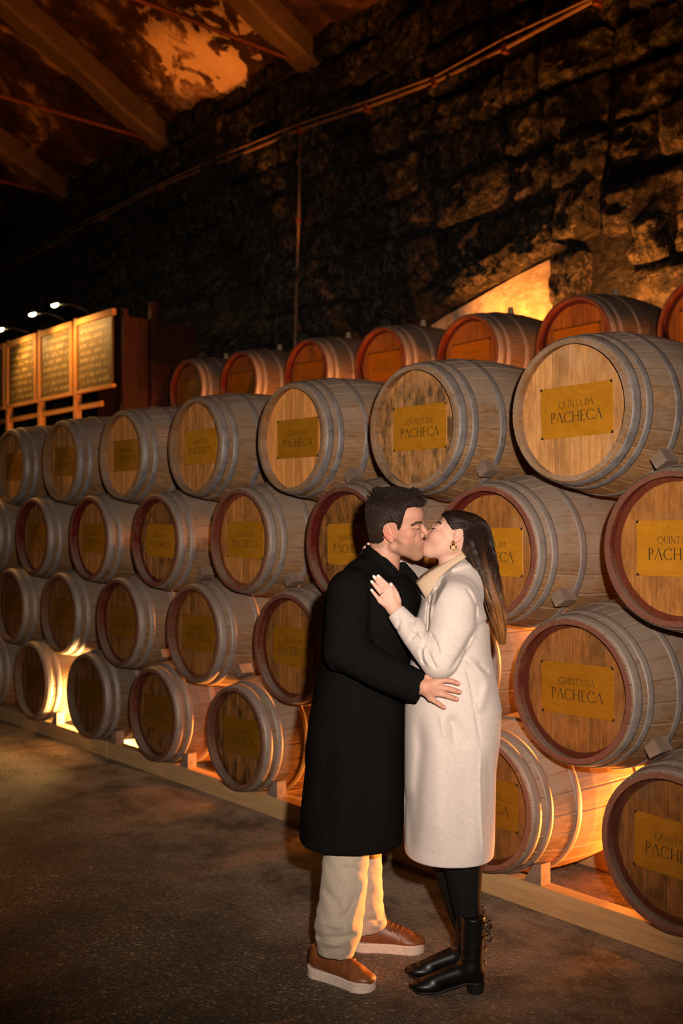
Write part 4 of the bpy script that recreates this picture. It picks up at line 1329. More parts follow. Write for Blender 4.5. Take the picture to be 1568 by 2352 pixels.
for u, v, du, dv in ((966, 1144, 10, 9), (962, 1138, 14, 10), (970, 1150, 6, 10), (955, 1132, 16, 5), (945, 1128, 14, -3), (862, 1130, -5, -9), (856, 1136, -7, -7), (870, 1126, -3, -8), (850, 1146, -6, -4)):
    for j in range(22):
        a = h(u+random.gauss(0, 3), v+random.gauss(0, 3), random.gauss(0, 22))
        e = a+A3(du*pm_, 0, -dv*pm_)*random.uniform(0.5, 1.2)+A3(*RNG.normal(0, 0.003, 3))
        m_ = (a+e)/2+A3(0, 0, 0.004)
        strands.append((np.array([a, m_, e]), [0.0018, 0.0013, 0.0002])); lk.append(random.random())
st = tubes('strands', strands, M_HAIRM, hair, manO, 4, lk)
setp(st, kind='stuff')

# coat
def zr_(v, d=DM): return k(0, v, d)[2]
def xr_(u, d=DM): return k(u, 0, d)[0]
def rows(tab, D):
    return [(zr_(v, D), xr_(a, D), xr_(b, D), D+yo, bb) for v, a, b, yo, bb in tab]
CT = Field()
CT.u(loft(rows([(1322, 790, 930, 0, .17), (1345, 762, 950, 0, .21), (1385, 742, 962, 0, .225), (1440, 738, 958, 0, .225), (1500, 738, 942, 0, .22), (1570, 724, 932, 0, .215), (1660, 707, 927, 0, .22),
                (1760, 701, 927, 0, .225), (1860, 690, 926, 0, .235), (1919, 688, 924, 0, .235)], DM), 2.4, 0.007))
CT.u(cone(k(832, 1330, DM-0.10), k(845, 1335, DM+0.12), 0.075, 0.07), 0.05)
CT.u(cone(k(884, 1262, HD), k(868, 1345, DM-.01), 0.074, 0.112), 0.04)
CT.u(chain([k(806, 1362, DM-0.19), k(795, 1495, DM-0.235), k(800, 1500, DM-0.24)], [0.086, 0.082, 0.08]), 0.03)
CT.u(chain([k(797, 1500, DM-0.24), k(880, 1545, 3.60), k(969, 1581, 3.565)], [0.078, 0.068, 0.055], True), 0.012)
CT.u(chain([k(868, 1360, DM+.17), k(930, 1478, 4.17), k(1040, 1500, 4.05)], [0.075, 0.07, 0.055], True), 0.02)
# stand collar around the neck
nk = [h(830, 1245), h(846, 1251), h(870, 1272), h(895, 1298), h(917, 1319), h(924, 1322), h(1000, 1322), h(1000, 1150), h(830, 1150)]
nkp = poly2(nk)
CT.s(lambda P: np.maximum(nkp(P), P[:, 1]-HD-0.075), 0.005)
CT.u(chain([k(926, 1300, HD+.075), k(944, 1326, HD+.085), k(962, 1365, HD+.06)], [0.016, 0.022, 0.03]), 0.015)
for ln, w, a in (([(752, 1512), (773, 1538), (839, 1579), (900, 1606), (928, 1618)], 0.011, -0.012),     # under the forearm
                 ([(790, 1462), (806, 1472), (828, 1470)], 0.009, -0.006), ([(775, 1480), (800, 1497), (835, 1500)], 0.010, -0.005), ([(800, 1520), (835, 1535), (870, 1530)], 0.010, 0.004),
                 ([(850, 1340), (852, 1400), (848, 1470)], 0.012, -0.008), ([(872, 1350), (880, 1420), (905, 1480)], 0.016, 0.005), ([(828, 1560), (826, 1600), (820, 1668)], 0.006, -0.004),
                 ([(820, 1668), (850, 1672)], 0.005, -0.004), ([(856, 1590), (850, 1670)], 0.005, -0.003), ([(760, 1640), (745, 1780), (738, 1900)], 0.03, -0.006), ([(830, 1700), (838, 1820), (835, 1940)], 0.03, -0.006),
                 ([(790, 1690), (785, 1820), (790, 1930)], 0.03, 0.006), ([(880, 1640), (885, 1800), (880, 1930)], 0.03, 0.006), ([(848, 1268), (872, 1292), (902, 1328), (922, 1365), (940, 1430)], 0.005, -0.005), ([(858, 1262), (885, 1290), (912, 1322)], 0.006, 0.003)):
    CT.disp(crease(ln, 3.66, w, a, DM))
HEMU = 0.0
g = 0.0052
ct, CV = part('coat', CT, (axis([(-0.21, 0.47, g)]), axis([(3.46, 4.28, g)]), axis([(0.42, 1.56, g)])), M_WOOLB, manR, manO, 1)
# jersey neckline
SW = Field()
SW.u(torus_path([k(852, 1276, HD), k(862, 1273, HD-.04), k(885, 1287, HD-.06), k(905, 1307, HD-.05), k(917, 1322, HD-.02), k(921, 1318, HD+.02), k(920, 1304, HD+.05), k(890, 1284, HD+.06)], 0.009), 0.01)
part('jersey', SW, (axis([(0.08, 0.26, 0.004)]), axis([(3.74, 3.94, 0.004)]), axis([(1.36, 1.54, 0.004)])), M_KNITB, manR, manO, 1)
# trousers
TR = Field()
TR.u(chain([k(798, 1900, 3.78), k(795, 1960, 3.76), k(786, 2060, 3.73), k(776, 2130, 3.72), k(770, 2186, 3.715)], [0.084, 0.0825, 0.083, 0.086, 0.064], True))
TR.u(chain([k(826, 1900, 3.98), k(828, 1970, 3.98), k(832, 2070, 3.99), k(846, 2128, 3.99)], [0.08, 0.08, 0.079, 0.072], True), 0.012)
for ln, w, a in (([(745, 1985), (790, 1990), (840, 2000)], 0.012, -0.004), ([(735, 2030), (775, 2070), (790, 2120)], 0.014, -0.006), ([(842, 2010), (815, 2080), (800, 2150)], 0.013, 0.008), ([(832, 2040), (800, 2090), (770, 2120)], 0.012, -0.006),
                 ([(718, 2128), (735, 2150), (780, 2150), (822, 2140)], 0.010, -0.010), ([(722, 2110), (750, 2118), (790, 2128)], 0.010, 0.008), ([(815, 2060), (788, 2135)], 0.008, -0.005),
                 ([(835, 2105), (865, 2110), (890, 2095)], 0.010, -0.009), ([(845, 2122), (870, 2125), (890, 2112)], 0.009, 0.007), ([(740, 2165), (790, 2168)], 0.008, 0.005)):
    TR.disp(crease(ln, 3.70, w, a, 3.99))
def tr_noise(P, d): return 0.0018*np.sin(P[:, 2]*95+P[:, 0]*40)*np.sin(P[:, 0]*70-P[:, 2]*30)
TR.disp(tr_noise)
part('trousers', TR, (axis([(-0.13, 0.22, 0.0045)]), axis([(3.60, 4.10, 0.0045)]), axis([(0.06, 0.56, 0.0045)])), M_CHINO, manR, manO, 1)

def place(V, heel, ang):
    c, s = math.cos(ang), math.sin(ang)
    return np.stack([heel[0]+V[:, 0]*c-V[:, 1]*s, heel[1]+V[:, 0]*s+V[:, 1]*c, V[:, 2]], 1)
def shoe_fields():
    up = Field()
    up.u(cone(A3(.052, 0, .058), A3(.205, 0, .034), 0.039, 0.038))
    up.u(ellip(A3(.216, 0, .036), A3(.064, .046, .027)), 0.012)
    up.u(cone(A3(.085, 0, .088), A3(.205, 0, .048), 0.034, 0.030), 0.02)
    up.u(cone(A3(.042, 0, .060), A3(.045, 0, .098), 0.036, 0.031), 0.01)
    up.s(ellip(A3(.060, 0, .122), A3(.046, .027, .040)), 0.006)
    up.i(lambda P: 0.026-P[:, 2], 0.002)
    def toe(P, d): return np.where(P[:, 2] > 0.02, 0.0012*np.exp(-((np.hypot(P[:, 0]-.235, P[:, 1]*0.75)-.058)/.003)**2), 0)
    up.disp(toe)
    so = Field()
    def foot(P):
        a = np.array([.048, 0], f32); b = np.array([.222, 0.004], f32); q = P[:, :2]; ab = b-a
        t = np.clip(((q-a)@ab)/float(ab@ab), 0, 1)
        d = np.sqrt(((q-a-t[:, None]*ab)**2).sum(1))-(0.044+0.0095*t-0.006*np.sin(PI*t))
        dz = np.abs(P[:, 2]-0.0165)-0.0165
        return np.minimum(np.maximum(d, dz), 0)+np.sqrt(np.maximum(d, 0)**2+np.maximum(dz, 0)**2)-0.002
    so.u(foot)
    so.disp(lambda P, d: 0.0012*np.exp(-((P[:, 2]-0.022)/0.002)**2)+0.001*np.exp(-((P[:, 2]-0.012)/0.002)**2))
    return up, so
def shoe(heel, ang, par, org):
    up, so = shoe_fields()
    g = (axis([(-.02, .31, .0032)]), axis([(-.07, .07, .0032)]), axis([(-.006, .15, .0028)]))
    sh = None
    for nm, F, mt in (('shoe', up, M_BROWNL), ('sole', so, M_SOLE)):
        V, Q = polygonise(F, *g)
        me, _ = grid_mesh(nm, place(V, heel, ang)-org, Q, mt, 1)
        o = link(nm, me, par if sh is None else sh)
        sh = sh or o
    lac = []
    def on(x, y, lift):
        zs_ = np.linspace(.16, .03, 131); val = up(np.stack([np.full(131, x), np.full(131, y), zs_], 1).astype(f32))
        return zs_[int(np.argmax(val < 0))]+lift
    for i in range(5):
        x = .116+.019*i
        p = np.array([(x+dx, yy, on(x+dx, yy, .0022)) for dx, yy in ((-.006, -.027), (-.001, -.014), (.003, 0), (-.001, .014), (-.006, .027))])
        lac.append((place(crom(p, 9), heel, ang), [.0034]*9))
    for s in (-1, 1):
        p = np.array([(x_, s*y_, on(x_, s*y_, l_)) for x_, y_, l_ in ((.112, .001, .004), (.122, .02, .010), (.150, .034, .006), (.142, .018, .004), (.116, .001, .004))])
        lac.append((place(crom(p, 12), heel, ang), [.0026]*12))
        p = np.array([(x_, s*y_, on(x_, s*y_, .004)) for x_, y_ in ((.112, .001), (.138, .014), (.168, .031))])
        lac.append((place(crom(p, 7), heel, ang), [.0024]*7))
    for q in lac: tubes('lace', [q], M_LACE, sh, org, 6)
shoe((-0.117, 3.795), math.atan2(-0.160, 0.225), manR, manO)
shoe((0.040, 4.005), math.atan2(-0.030, 0.278), manR, manO)
# =================================================================== THE WOMAN
DW, HW = 3.74, 3.855
wm = px(HW)
womR, womO = root('person', 'woman in a long oat-white coat and black boots, hand on his chest', 1040, 3.74)
def h(u, v, dy=0.0): return k(u, v, HW+dy*wm)
def R3(a, b, c): return A3(a*wm, b*wm, c*wm)
B = Field()
B.u(ellip(h(1057, 1223), R3(49, 46, 47)))
B.u(ellip(h(1033, 1207), R3(26, 40, 30), 0.45), 0.012)
B.u(ellip(h(1016, 1240), R3(34, 39, 44), 0.48), 0.014)
B.u(ellip(h(990, 1252), R3(18, 24, 22), 0.4), 0.012)
B.u(sphere(h(981.5, 1266), 14*wm), 0.012)
for s in (-1, 1):
    B.u(cone(h(1036, 1258, s*33), h(990, 1269, s*10), 14*wm, 12*wm), 0.018)
    B.u(sphere(h(1003, 1234, s*22), 17*wm), 0.022)
    B.s(sphere(h(985, 1210, s*19), 7*wm), 0.012)
    B.u(ellip(h(1004.5, 1212, s*18), R3(10, 11, 7)), 0.008)
    B.u(cone(h(1003, 1200, s*5), h(1014, 1204, s*26), 4.5*wm, 4*wm), 0.010)
    B.u(sphere(h(985, 1231, s*6), 5*wm), 0.004)
B.u(chain([h(998, 1208), h(989, 1220), h(980, 1229)], [4*wm, 4.2*wm, 5.2*wm]), 0.007)
B.u(ellip(h(976, 1246), R3(6, 12, 4)), 0.004)
B.u(ellip(h(973.5, 1254), R3(6, 11, 4.5)), 0.004)
ear2(B, h(1050, 1230, -45), 17*wm, -0.40, -1)
ear2(B, h(1050, 1230, 45), 16*wm, -0.40, -1)
B.u(cone(h(1042, 1250), k(1032, 1330, HW-.02), 31*wm, 29*wm), 0.018)
B.u(cone(k(1040, 1385, DW-0.10), k(1035, 1385, DW+0.12), 0.04, 0.04), 0.03)
B.u(loft([(1.29, k(1000, 0, DW)[0], k(1090, 0, DW)[0], DW, .14), (1.1, k(970, 0, DW)[0], k(1100, 0, DW)[0], DW, .13), (0.92, k(960, 0, DW)[0], k(1120, 0, DW)[0], DW, .14), (0.8, k(970, 0, DW)[0], k(1110, 0, DW)[0], DW, .14)]), 0.03)
B.u(chain([k(1045, 1390, 3.61), k(1010, 1515, 3.545), k(920, 1412, 3.60), k(907, 1400, 3.615)], [0.04, 0.036, 0.027, 0.025]), 0.01)
B.u(chain([k(1010, 1350, 3.90), k(935, 1322, 4.10), k(868, 1278, 4.02)], [0.036, 0.034, 0.025]), 0.012)
B.u(chain([k(1060, 1800, 3.72), k(1066, 1960, 3.70), k(1084, 2210, 3.645)], [0.06, 0.05, 0.03]), 0.02)
B.u(chain([k(1035, 1800, 3.80), k(1036, 1960, 3.80), k(1072, 2150, 3.775), k(1075, 2190, 3.77)], [0.06, 0.045, 0.028, 0.026]), 0.02)
# left hand laid on his chest, back of the hand to the viewer
fd = 3.618
q_ = px(fd)
def w_(u, v, dy=0.0): return k(u, v, fd+dy)
B.u(cone(w_(914, 1412, .0), w_(903, 1396, .0), 0.024, 0.022), 0.01)
for u, v, r in ((897, 1353, 7), (887, 1358, 7), (879, 1367, 7), (873, 1380, 6.5)):
    B.u(cone(w_(904, 1396), w_(u, v, -.002), 15*q_, r*q_), 0.008)
B.u(cone(w_(906, 1398), w_(912, 1380, .004), 12*q_, 8*q_), 0.008)
finger(B, [w_(897, 1354), w_(887, 1342, -.006), w_(877, 1332, -.004), w_(868.5, 1323, .002)], 6.0*q_, 4.1*q_, 0.003)
finger(B, [w_(888, 1360), w_(877, 1347, -.007), w_(867, 1335, -.004), w_(858.5, 1324.5, .002)], 6.2*q_, 4.3*q_, 0.003)
finger(B, [w_(880, 1368), w_(869.5, 1355, -.006), w_(861, 1345, -.004), w_(853.5, 1336, .002)], 6.0*q_, 4.2*q_, 0.003)
finger(B, [w_(873.5, 1382), w_(866.5, 1372, -.004), w_(859.5, 1363.5, -.003), w_(853, 1355.5, .002)], 5.6*q_, 3.8*q_, 0.003)
finger(B, [w_(914, 1381, .004), w_(910, 1365, .002), w_(903.5, 1352, .004), w_(897, 1342, .008)], 7.5*q_, 4.8*q_, 0.005)
for u, v in ((887, 1342), (877, 1347), (869.5, 1355), (866.5, 1372)):
    B.u(sphere(w_(u, v, -.007), 4.2*q_), 0.003)
# right hand hooked over his collar at the nape
B.u(cone(k(868, 1278, 4.02), k(852, 1268, 3.98), 0.024, 0.020), 0.01)
finger(B, [k(850, 1262, 3.975), k(842, 1254, 3.93), k(842.5, 1252, 3.88), k(846, 1249.5, 3.832)], 0.0082, 0.0066, 0.004)
finger(B, [k(846, 1268, 3.975), k(836, 1262, 3.93), k(835, 1260, 3.88), k(838.5, 1257, 3.83)], 0.0082, 0.0066, 0.004)
finger(B, [k(844, 1276, 3.975), k(834, 1272, 3.935), k(832, 1271, 3.90), k(833, 1270, 3.87)], 0.008, 0.0064, 0.004)
finger(B, [k(848, 1284, 3.98), k(838, 1282, 3.945), k(836, 1281, 3.92)], 0.0074, 0.006, 0.004)
finger(B, [k(860, 1262, 3.99), k(862, 1252, 3.95), k(866, 1246, 3.925)], 0.009, 0.007, 0.004)
xs = axis([(0.06, 0.56, 0.0025)])
ys = axis([(3.47, 4.20, 0.0033)])
zs = axis([(0.03, 1.27, 0.010), (1.27, 1.47, 0.0025), (1.47, 1.69, 0.0025)])
V, Q = polygonise(B, xs, ys, zs)
me, V = grid_mesh('woman_body', V-womO, Q, M_SKINW, 1)
Vw = V+womO
skw = (0.59, 0.365, 0.28)
spots = [(h(1003, 1233, -30), R3(26, 26, 20), (0.58, 0.285, 0.215), 0.6, 0), (h(974, 1250), R3(6, 13, 9), (0.50, 0.15, 0.12), 0.7, 0), (h(1048, 1240, -46), R3(14, 14, 14), (0.56, 0.26, 0.19), 0.5, 0),
         (h(1003, 1207, -26), R3(14, 14, 7), (0.46, 0.25, 0.185), 0.45, 0)]
spots += [(k(u, v, fd), 8*q_, (0.56, 0.26, 0.19), 0.5, 0) for u, v in ((887, 1342), (877, 1347), (869.5, 1355), (866.5, 1372), (897, 1354), (888, 1360), (880, 1368), (873, 1381))]
tint(me, colour_map(Vw, skw, spots))
wb = link('body', me, womR)
for (u0, v0), (u1, v1), dd in (((872, 1326.6), (867.2, 1321.6), fd), ((861.8, 1328.6), (857, 1322.9), fd), ((856.6, 1339.8), (852.2, 1334.6), fd), ((855.6, 1358.7), (852, 1354.2), fd), ((899.5, 1345.5), (896, 1340.6), fd+.005)):
    n_ = MB().tube([k(u0, v0, dd-.0052), k((u0+u1)/2, (v0+v1)/2, dd-.0052), k(u1, v1, dd-.0018), k(u1-1.2, v1-1.4, dd-.0012)], [2.6*q_, 3.3*q_, 3.0*q_, 1.6*q_], 8)
    n_.V = [tuple(np.array(p)-womO) for p in n_.V]
    n_.build('fingernail', M_NAIL, wb, True)
rc, r1 = w_(876, 1363, -.003), 5.9*q_
dirf = np.array([0.62, 0.1, -0.78]); a_ = np.cross(dirf, [0, 1, 0]); a_ /= np.linalg.norm(a_); b_ = np.cross(dirf, a_); b_ /= np.linalg.norm(b_)
rp = [rc+r1*(math.cos(t)*a_+math.sin(t)*b_) for t in np.linspace(0, 2*PI, 25)]
rr = MB().tube(rp, 0.0011, 6); rr.V = [tuple(np.array(p)-womO) for p in rr.V]
o = rr.build('ring', M_RING, wb, True)
gm = MB()
for j in range(3):
    gm.lathe([(0.0, 0.0), (0.0016, 0.0008), (0.0012, 0.0022), (0.0, 0.0024)], 8, Matrix.Translation(Vector(w_(873.5+j*2.0, 1364.5-j*1.2, -.0105)-womO)) @ Matrix.Rotation(PI/2, 4, 'X'))
gm.build('gemstones', M_RING, o, True)
lash = []
for i in range(16):
    f = i/15
    a = surf(B, 993.5+9*f, 1212.8+1.4*math.sin(PI*f), 3.76, 3.9)
    lash.append((np.array([a, a+A3(-2.6, -1.2, -0.6)*wm, a+A3(-5.0, -1.6, 0.6)*wm]), [0.45*wm, 0.36*wm, 0.1*wm]))
setp(tubes('lashes', lash, M_LASH, wb, womO, 4), kind='stuff')
brow = []
for i in range(110):
    f = random.random()
    a = surf(B, 999.5+11*f, 1201.5+2.2*f-2.0*math.sin(PI*f)+random.gauss(0, 0.7), 3.76, 3.9)
    brow.append((hug(B, np.array([a, a+A3(2.5, -1.0, 0.5)*wm, a+A3(5, -2, -0.2)*wm]), 0.0008), [0.27*wm, 0.24*wm, 0.08*wm]))
setp(tubes('eyebrow', brow, M_BROW, wb, womO, 3), kind='stuff')
# earring: two linked gold rings
er = MB()
c = h(1040.5, 1256, -52)-womO
er.tube([c+A3(6.2*math.cos(t), 0.8*math.sin(2*t), 6.6*math.sin(t))*wm for t in np.linspace(0, 2*PI, 25)], 1.5*wm, 8)
c2 = h(1040, 1248, -52)-womO
er.tube([c2+A3(3.2*math.cos(t), 2.0*math.cos(t), 4.4*math.sin(t))*wm for t in np.linspace(0, 2*PI, 19)], 1.25*wm, 8)
er.build('earring', M_GOLD, womR, True)

# hair
M_HAIRW = mat_hair('brown_to_copper_hair', (0.0125, 0.0065, 0.004), (0.25, 0.105, 0.028), 1.20, 1.57, 0.42, 0.2)
HP = [(1015, 1182), (1022, 1177), (1037, 1172.5), (1060, 1174), (1087, 1182), (1108, 1194), (1119, 1213), (1125, 1238), (1128.5, 1270), (1133, 1308), (1142, 1354), (1147, 1400), (1149, 1425), (1146, 1438), (1141, 1446), (1135, 1440), (1129, 1428),
      (1124, 1415), (1115, 1400), (1105.5, 1370), (1101, 1344), (1093, 1331), (1079.5, 1301), (1067, 1274), (1057, 1262), (1060, 1250), (1061.5, 1232), (1058, 1215), (1046, 1215), (1034, 1217), (1027, 1207), (1021, 1192)]
HF = Field()
HF.u(ellip(h(1060, 1226), R3(62, 52, 55)))
HF.u(ellip(h(1034, 1204), R3(32, 45, 34), 0.45), 0.01)
HF.u(loft([(zr_(1180, HW), xr_(990, HW), xr_(1140, HW), HW, .05), (zr_(1230, HW), xr_(990, HW), xr_(1150, HW), HW-.005, .088), (zr_(1300, HW), xr_(1030, HW), xr_(1160, HW), HW-.03, .10), (zr_(1380, HW), xr_(1080, HW), xr_(1160, HW), HW-.06, .09), (zr_(1440, HW), xr_(1100, HW), xr_(1165, HW), HW-.07, .06), (zr_(1472, HW), xr_(1110, HW), xr_(1165, HW), HW-.07, .03)], 2.2), 0.01)
HF.i(poly2([h(u, v) for u, v in HP]), 0.004)
HF.disp(lambda P, d: 0.0022*np.sin((P[:, 0]+0.25*(1.55-P[:, 2])*-1+P[:, 1]*0.6)*240+3*np.sin(P[:, 2]*15))*np.clip((1.60-P[:, 2])*9, 0, 1))
hair, HV = part('hair', HF, (axis([(0.36, 0.62, 0.003)]), axis([(3.66, 3.98, 0.003)]), axis([(1.17, 1.69, 0.003)])), M_HAIRW, womR, womO, 1)
a = hair.data.attributes.new('lock', 'FLOAT', 'POINT'); a.data.foreach_set('value', (0.45+0.4*np.sin(HV[:, 0]*260+HV[:, 2]*20)*np.sin(HV[:, 2]*13)).astype(f32))
strands, lk, raw = [], [], []
mid = [(1084, 1205, 34), (1094, 1245, 32), (1099, 1285, 29), (1108, 1325, 24), (1119, 1365, 20), (1129, 1405, 16), (1138, 1440, 12), (1142, 1470, 6)]
for j in range(1900):
    o_ = random.uniform(-1, 1); lv = random.random()
    side = math.sqrt(max(0, 1-0.9*o_*o_))
    s0 = -1 if random.random() < 0.8 else 1
    pts = []
    # root on the scalp
    th = random.uniform(-0.15, 1.0)
    ru = 1024+78*th; rv = 1178-5*math.sin(PI*min(1, th*1.2))+22*max(0, th-.45)
    if j % 4 == 0:                    # drawn back from the hairline over the ear
        th = random.random(); s0 = -1 if random.random() < 0.85 else 1
        ru, rv = 1017+30*th, 1183+31*th**0.8; o_ = random.uniform(-1, 0.2); side = math.sqrt(1-0.9*o_*o_)
        pts.append(h(ru, rv, s0*(30+18*th))); pts.append(h(ru+22, rv+2-10*th, s0*44))
    else:
        pts.append(h(ru, rv, s0*random.uniform(2, 12)))
        pts.append(h(ru+0.45*(1080+26*o_-ru), rv+16, s0*34))
    end = random.choice((1.0, 1.0, 1.0, 0.9))
    for i, (u, v, w) in enumerate(mid):
        f = i/7.0
        if f > end: break
        dyy = [46, 51, 56, 56, 54, 48, 40, 26][i]
        yo = [0, 0, -.010, -.026, -.045, -.058, -.068, -.07][i]
        wig = 2.2*math.sin(f*7+lv*9)*f*2
        p = h(u+w*o_*1.02+wig, v+random.uniform(-2, 2)+(random.uniform(-30, 4)*(0.3+0.7*abs(o_)) if i == 7 else 0), 0)
        p = p + A3(0, yo + s0*dyy*side*wm*1.02, 0)
        pts.append(p)
    c = crom(pts, 20)
    n = len(c)
    raw.append(c)
    strands.append((c, np.concatenate([np.full(n-4, 0.00115), [0.001, 0.0008, 0.0005, 0.0002]]))); lk.append(0.5+0.5*math.sin(o_*9+lv*1.5)*random.uniform(0.5, 1))
for j in range(900):                  # shorter layers that fill the lengths
    o_ = random.uniform(-1, 1); lv = random.random(); i0 = random.choice((1, 2, 3, 4, 4)); pts = []
    s0 = -1 if random.random() < 0.85 else 1; side = math.sqrt(1-0.9*o_*o_)
    for i in range(i0, 8):
        u, v, w = mid[i]; f = i/7.0
        pts.append(h(u+w*o_*1.02+2.2*math.sin(f*7+lv*9)*f*2, v+random.uniform(-8, 3)+(random.uniform(-26, 2)*(0.3+0.7*abs(o_)) if i == 7 else 0), 0)
                   + A3(0, [0, 0, -.010, -.026, -.045, -.058, -.068, -.07][i]+s0*[46, 51, 56, 56, 54, 48, 40, 26][i]*side*wm*1.02, 0))
    c = crom(pts, 20); raw.append(c)
    strands.append((c, np.concatenate([np.full(16, 0.00115), [0.001, 0.0008, 0.0005, 0.0002]]))); lk.append(0.5+0.5*math.sin(o_*9+lv*1.5)*random.uniform(0.5, 1))
AL = hug(HF, np.concatenate(raw), RNG.uniform(-0.0004, 0.0022, (len(raw), 1)).repeat(20, 1).ravel().astype(f32)).reshape(len(raw), 20, 3)
for j in range(len(raw)):
    wt = np.ones(20); wt[14:] = [0.8, 0.5, 0.25, 0.1, 0.0, 0.0]
    strands[j] = (AL[j]*wt[:, None]+raw[j]*(1-wt[:, None]), strands[j][1])
for j in range(10):                   # a few loose wisps over the shoulder
    p0 = h(1072+random.uniform(0, 10), 1285, -50)
    strands.append((crom([p0, h(1086+random.uniform(-4, 4), 1318, -62)+A3(0, -.02, 0), h(1090+random.uniform(-8, 3), 1345, -66)+A3(0, -.05, 0), h(1083+random.uniform(-6, 10), 1362+random.uniform(-8, 8), -66)+A3(0, -.06, 0)], 14), np.linspace(0.0008, 0.0002, 14))); lk.append(0.7)
st = tubes('strands', strands, M_HAIRW, hair, womO, 4, lk)
setp(st, kind='stuff')

# roll neck
def mat_rib():
    m = NT('ribbed_cream_knit', 0.9, 0, 0.15)
    O = m.coord()
    at = m.t.nodes.new('ShaderNodeAttribute'); at.attribute_name = 'rib'
    w = m.math('SINE', m.math('MULTIPLY', at.outputs['Fac'], 2*PI))
    w = m.math('ADD', m.math('MULTIPLY', w, 0.5), 0.5)
    m.col(m.mix(w, (0.50, 0.37, 0.245), (0.66, 0.52, 0.375)))
    m.bump(w, 0.8, 0.0022)
    return m.m
RN = Field()
rpoly = [(1064, 1266), (1070, 1278), (1050, 1290), (1020, 1312), (1000, 1340), (988, 1372), (974, 1373), (953, 1337), (968, 1322), (985, 1310), (1000, 1301), (1030, 1284)]
RN.u(cone(h(1050, 1290), h(990, 1345, -6), 41*wm, 44*wm))
RN.i(poly2([h(u, v) for u, v in rpoly]), 0.008)
rn, RV = part('roll_neck', RN, (axis([(0.22, 0.50, 0.003)]), axis([(3.74, 3.97, 0.003)]), axis([(1.32, 1.56, 0.003)])), mat_rib(), womR, womO, 1)
a = rn.data.attributes.new('rib', 'FLOAT', 'POINT')
ax_ = (h(958, 1350)-h(1066, 1270)); Lx = np.linalg.norm(ax_); ax_ /= Lx
a.data.foreach_set('value', (((RV-h(1066, 1270))@ax_)/Lx*46 + (RV[:, 1]-HW)*20).astype(f32))

# coat
CT = Field()
CT.u(loft(rows([(1338, 1000, 1082, 0, .13), (1356, 975, 1096, 0, .17), (1390, 966, 1107, 0, .185), (1440, 952, 1121, 0, .185), (1495, 946, 1124, 0, .18), (1560, 936, 1137, 0, .185), (1625, 929, 1149, 0, .195), (1690, 928, 1145, 0, .20),
                (1760, 928, 1136, 0, .20), (1850, 928, 1134, 0, .20), (1920, 928, 1132, 0, .20), (1951, 928, 1130, 0, .20)], DW), 2.3, 0.007))
CT.u(cone(k(1050, 1362, DW-0.09), k(1040, 1362, DW+0.12), 0.06, 0.06), 0.04)
CT.u(chain([k(1045, 1320, HW-.01), k(1050, 1350, DW+.03)], [0.065, 0.10]), 0.03)
CT.u(chain([k(1043, 1384, DW-0.145), k(1037, 1440, DW-0.165), k(1010, 1512, DW-0.20)], [0.080, 0.080, 0.067]), 0.014)
CT.u(chain([k(1007, 1514, DW-0.20), k(955, 1462, 3.575), k(908.5, 1405, 3.60)], [0.066, 0.047, 0.033], True), 0.006)
ckp = poly2([h(u, v) for u, v in ((1070, 1277), (1055, 1290), (1035, 1303), (1010, 1325), (996, 1346), (979, 1376), (930, 1376), (930, 1240), (1080, 1240))])
CT.s(lambda P: np.maximum(ckp(P), 3.5-P[:, 1]), 0.003)
CT.u(chain([k(1010, 1362, DW+.14), k(938, 1325, 4.10), k(872, 1282, 4.03)], [0.07, 0.055, 0.04], True), 0.02)
CT.disp(raised([(1071, 1276), (1084, 1300), (1066, 1303), (1040, 1310), (1015, 1324), (1000, 1345), (993, 1362), (985, 1395), (979, 1440), (968, 1470), (950, 1440), (962, 1405), (975, 1375), (990, 1345), (1010, 1318), (1040, 1296)], 3.70, 0.009, 0.0019, DW+.08))
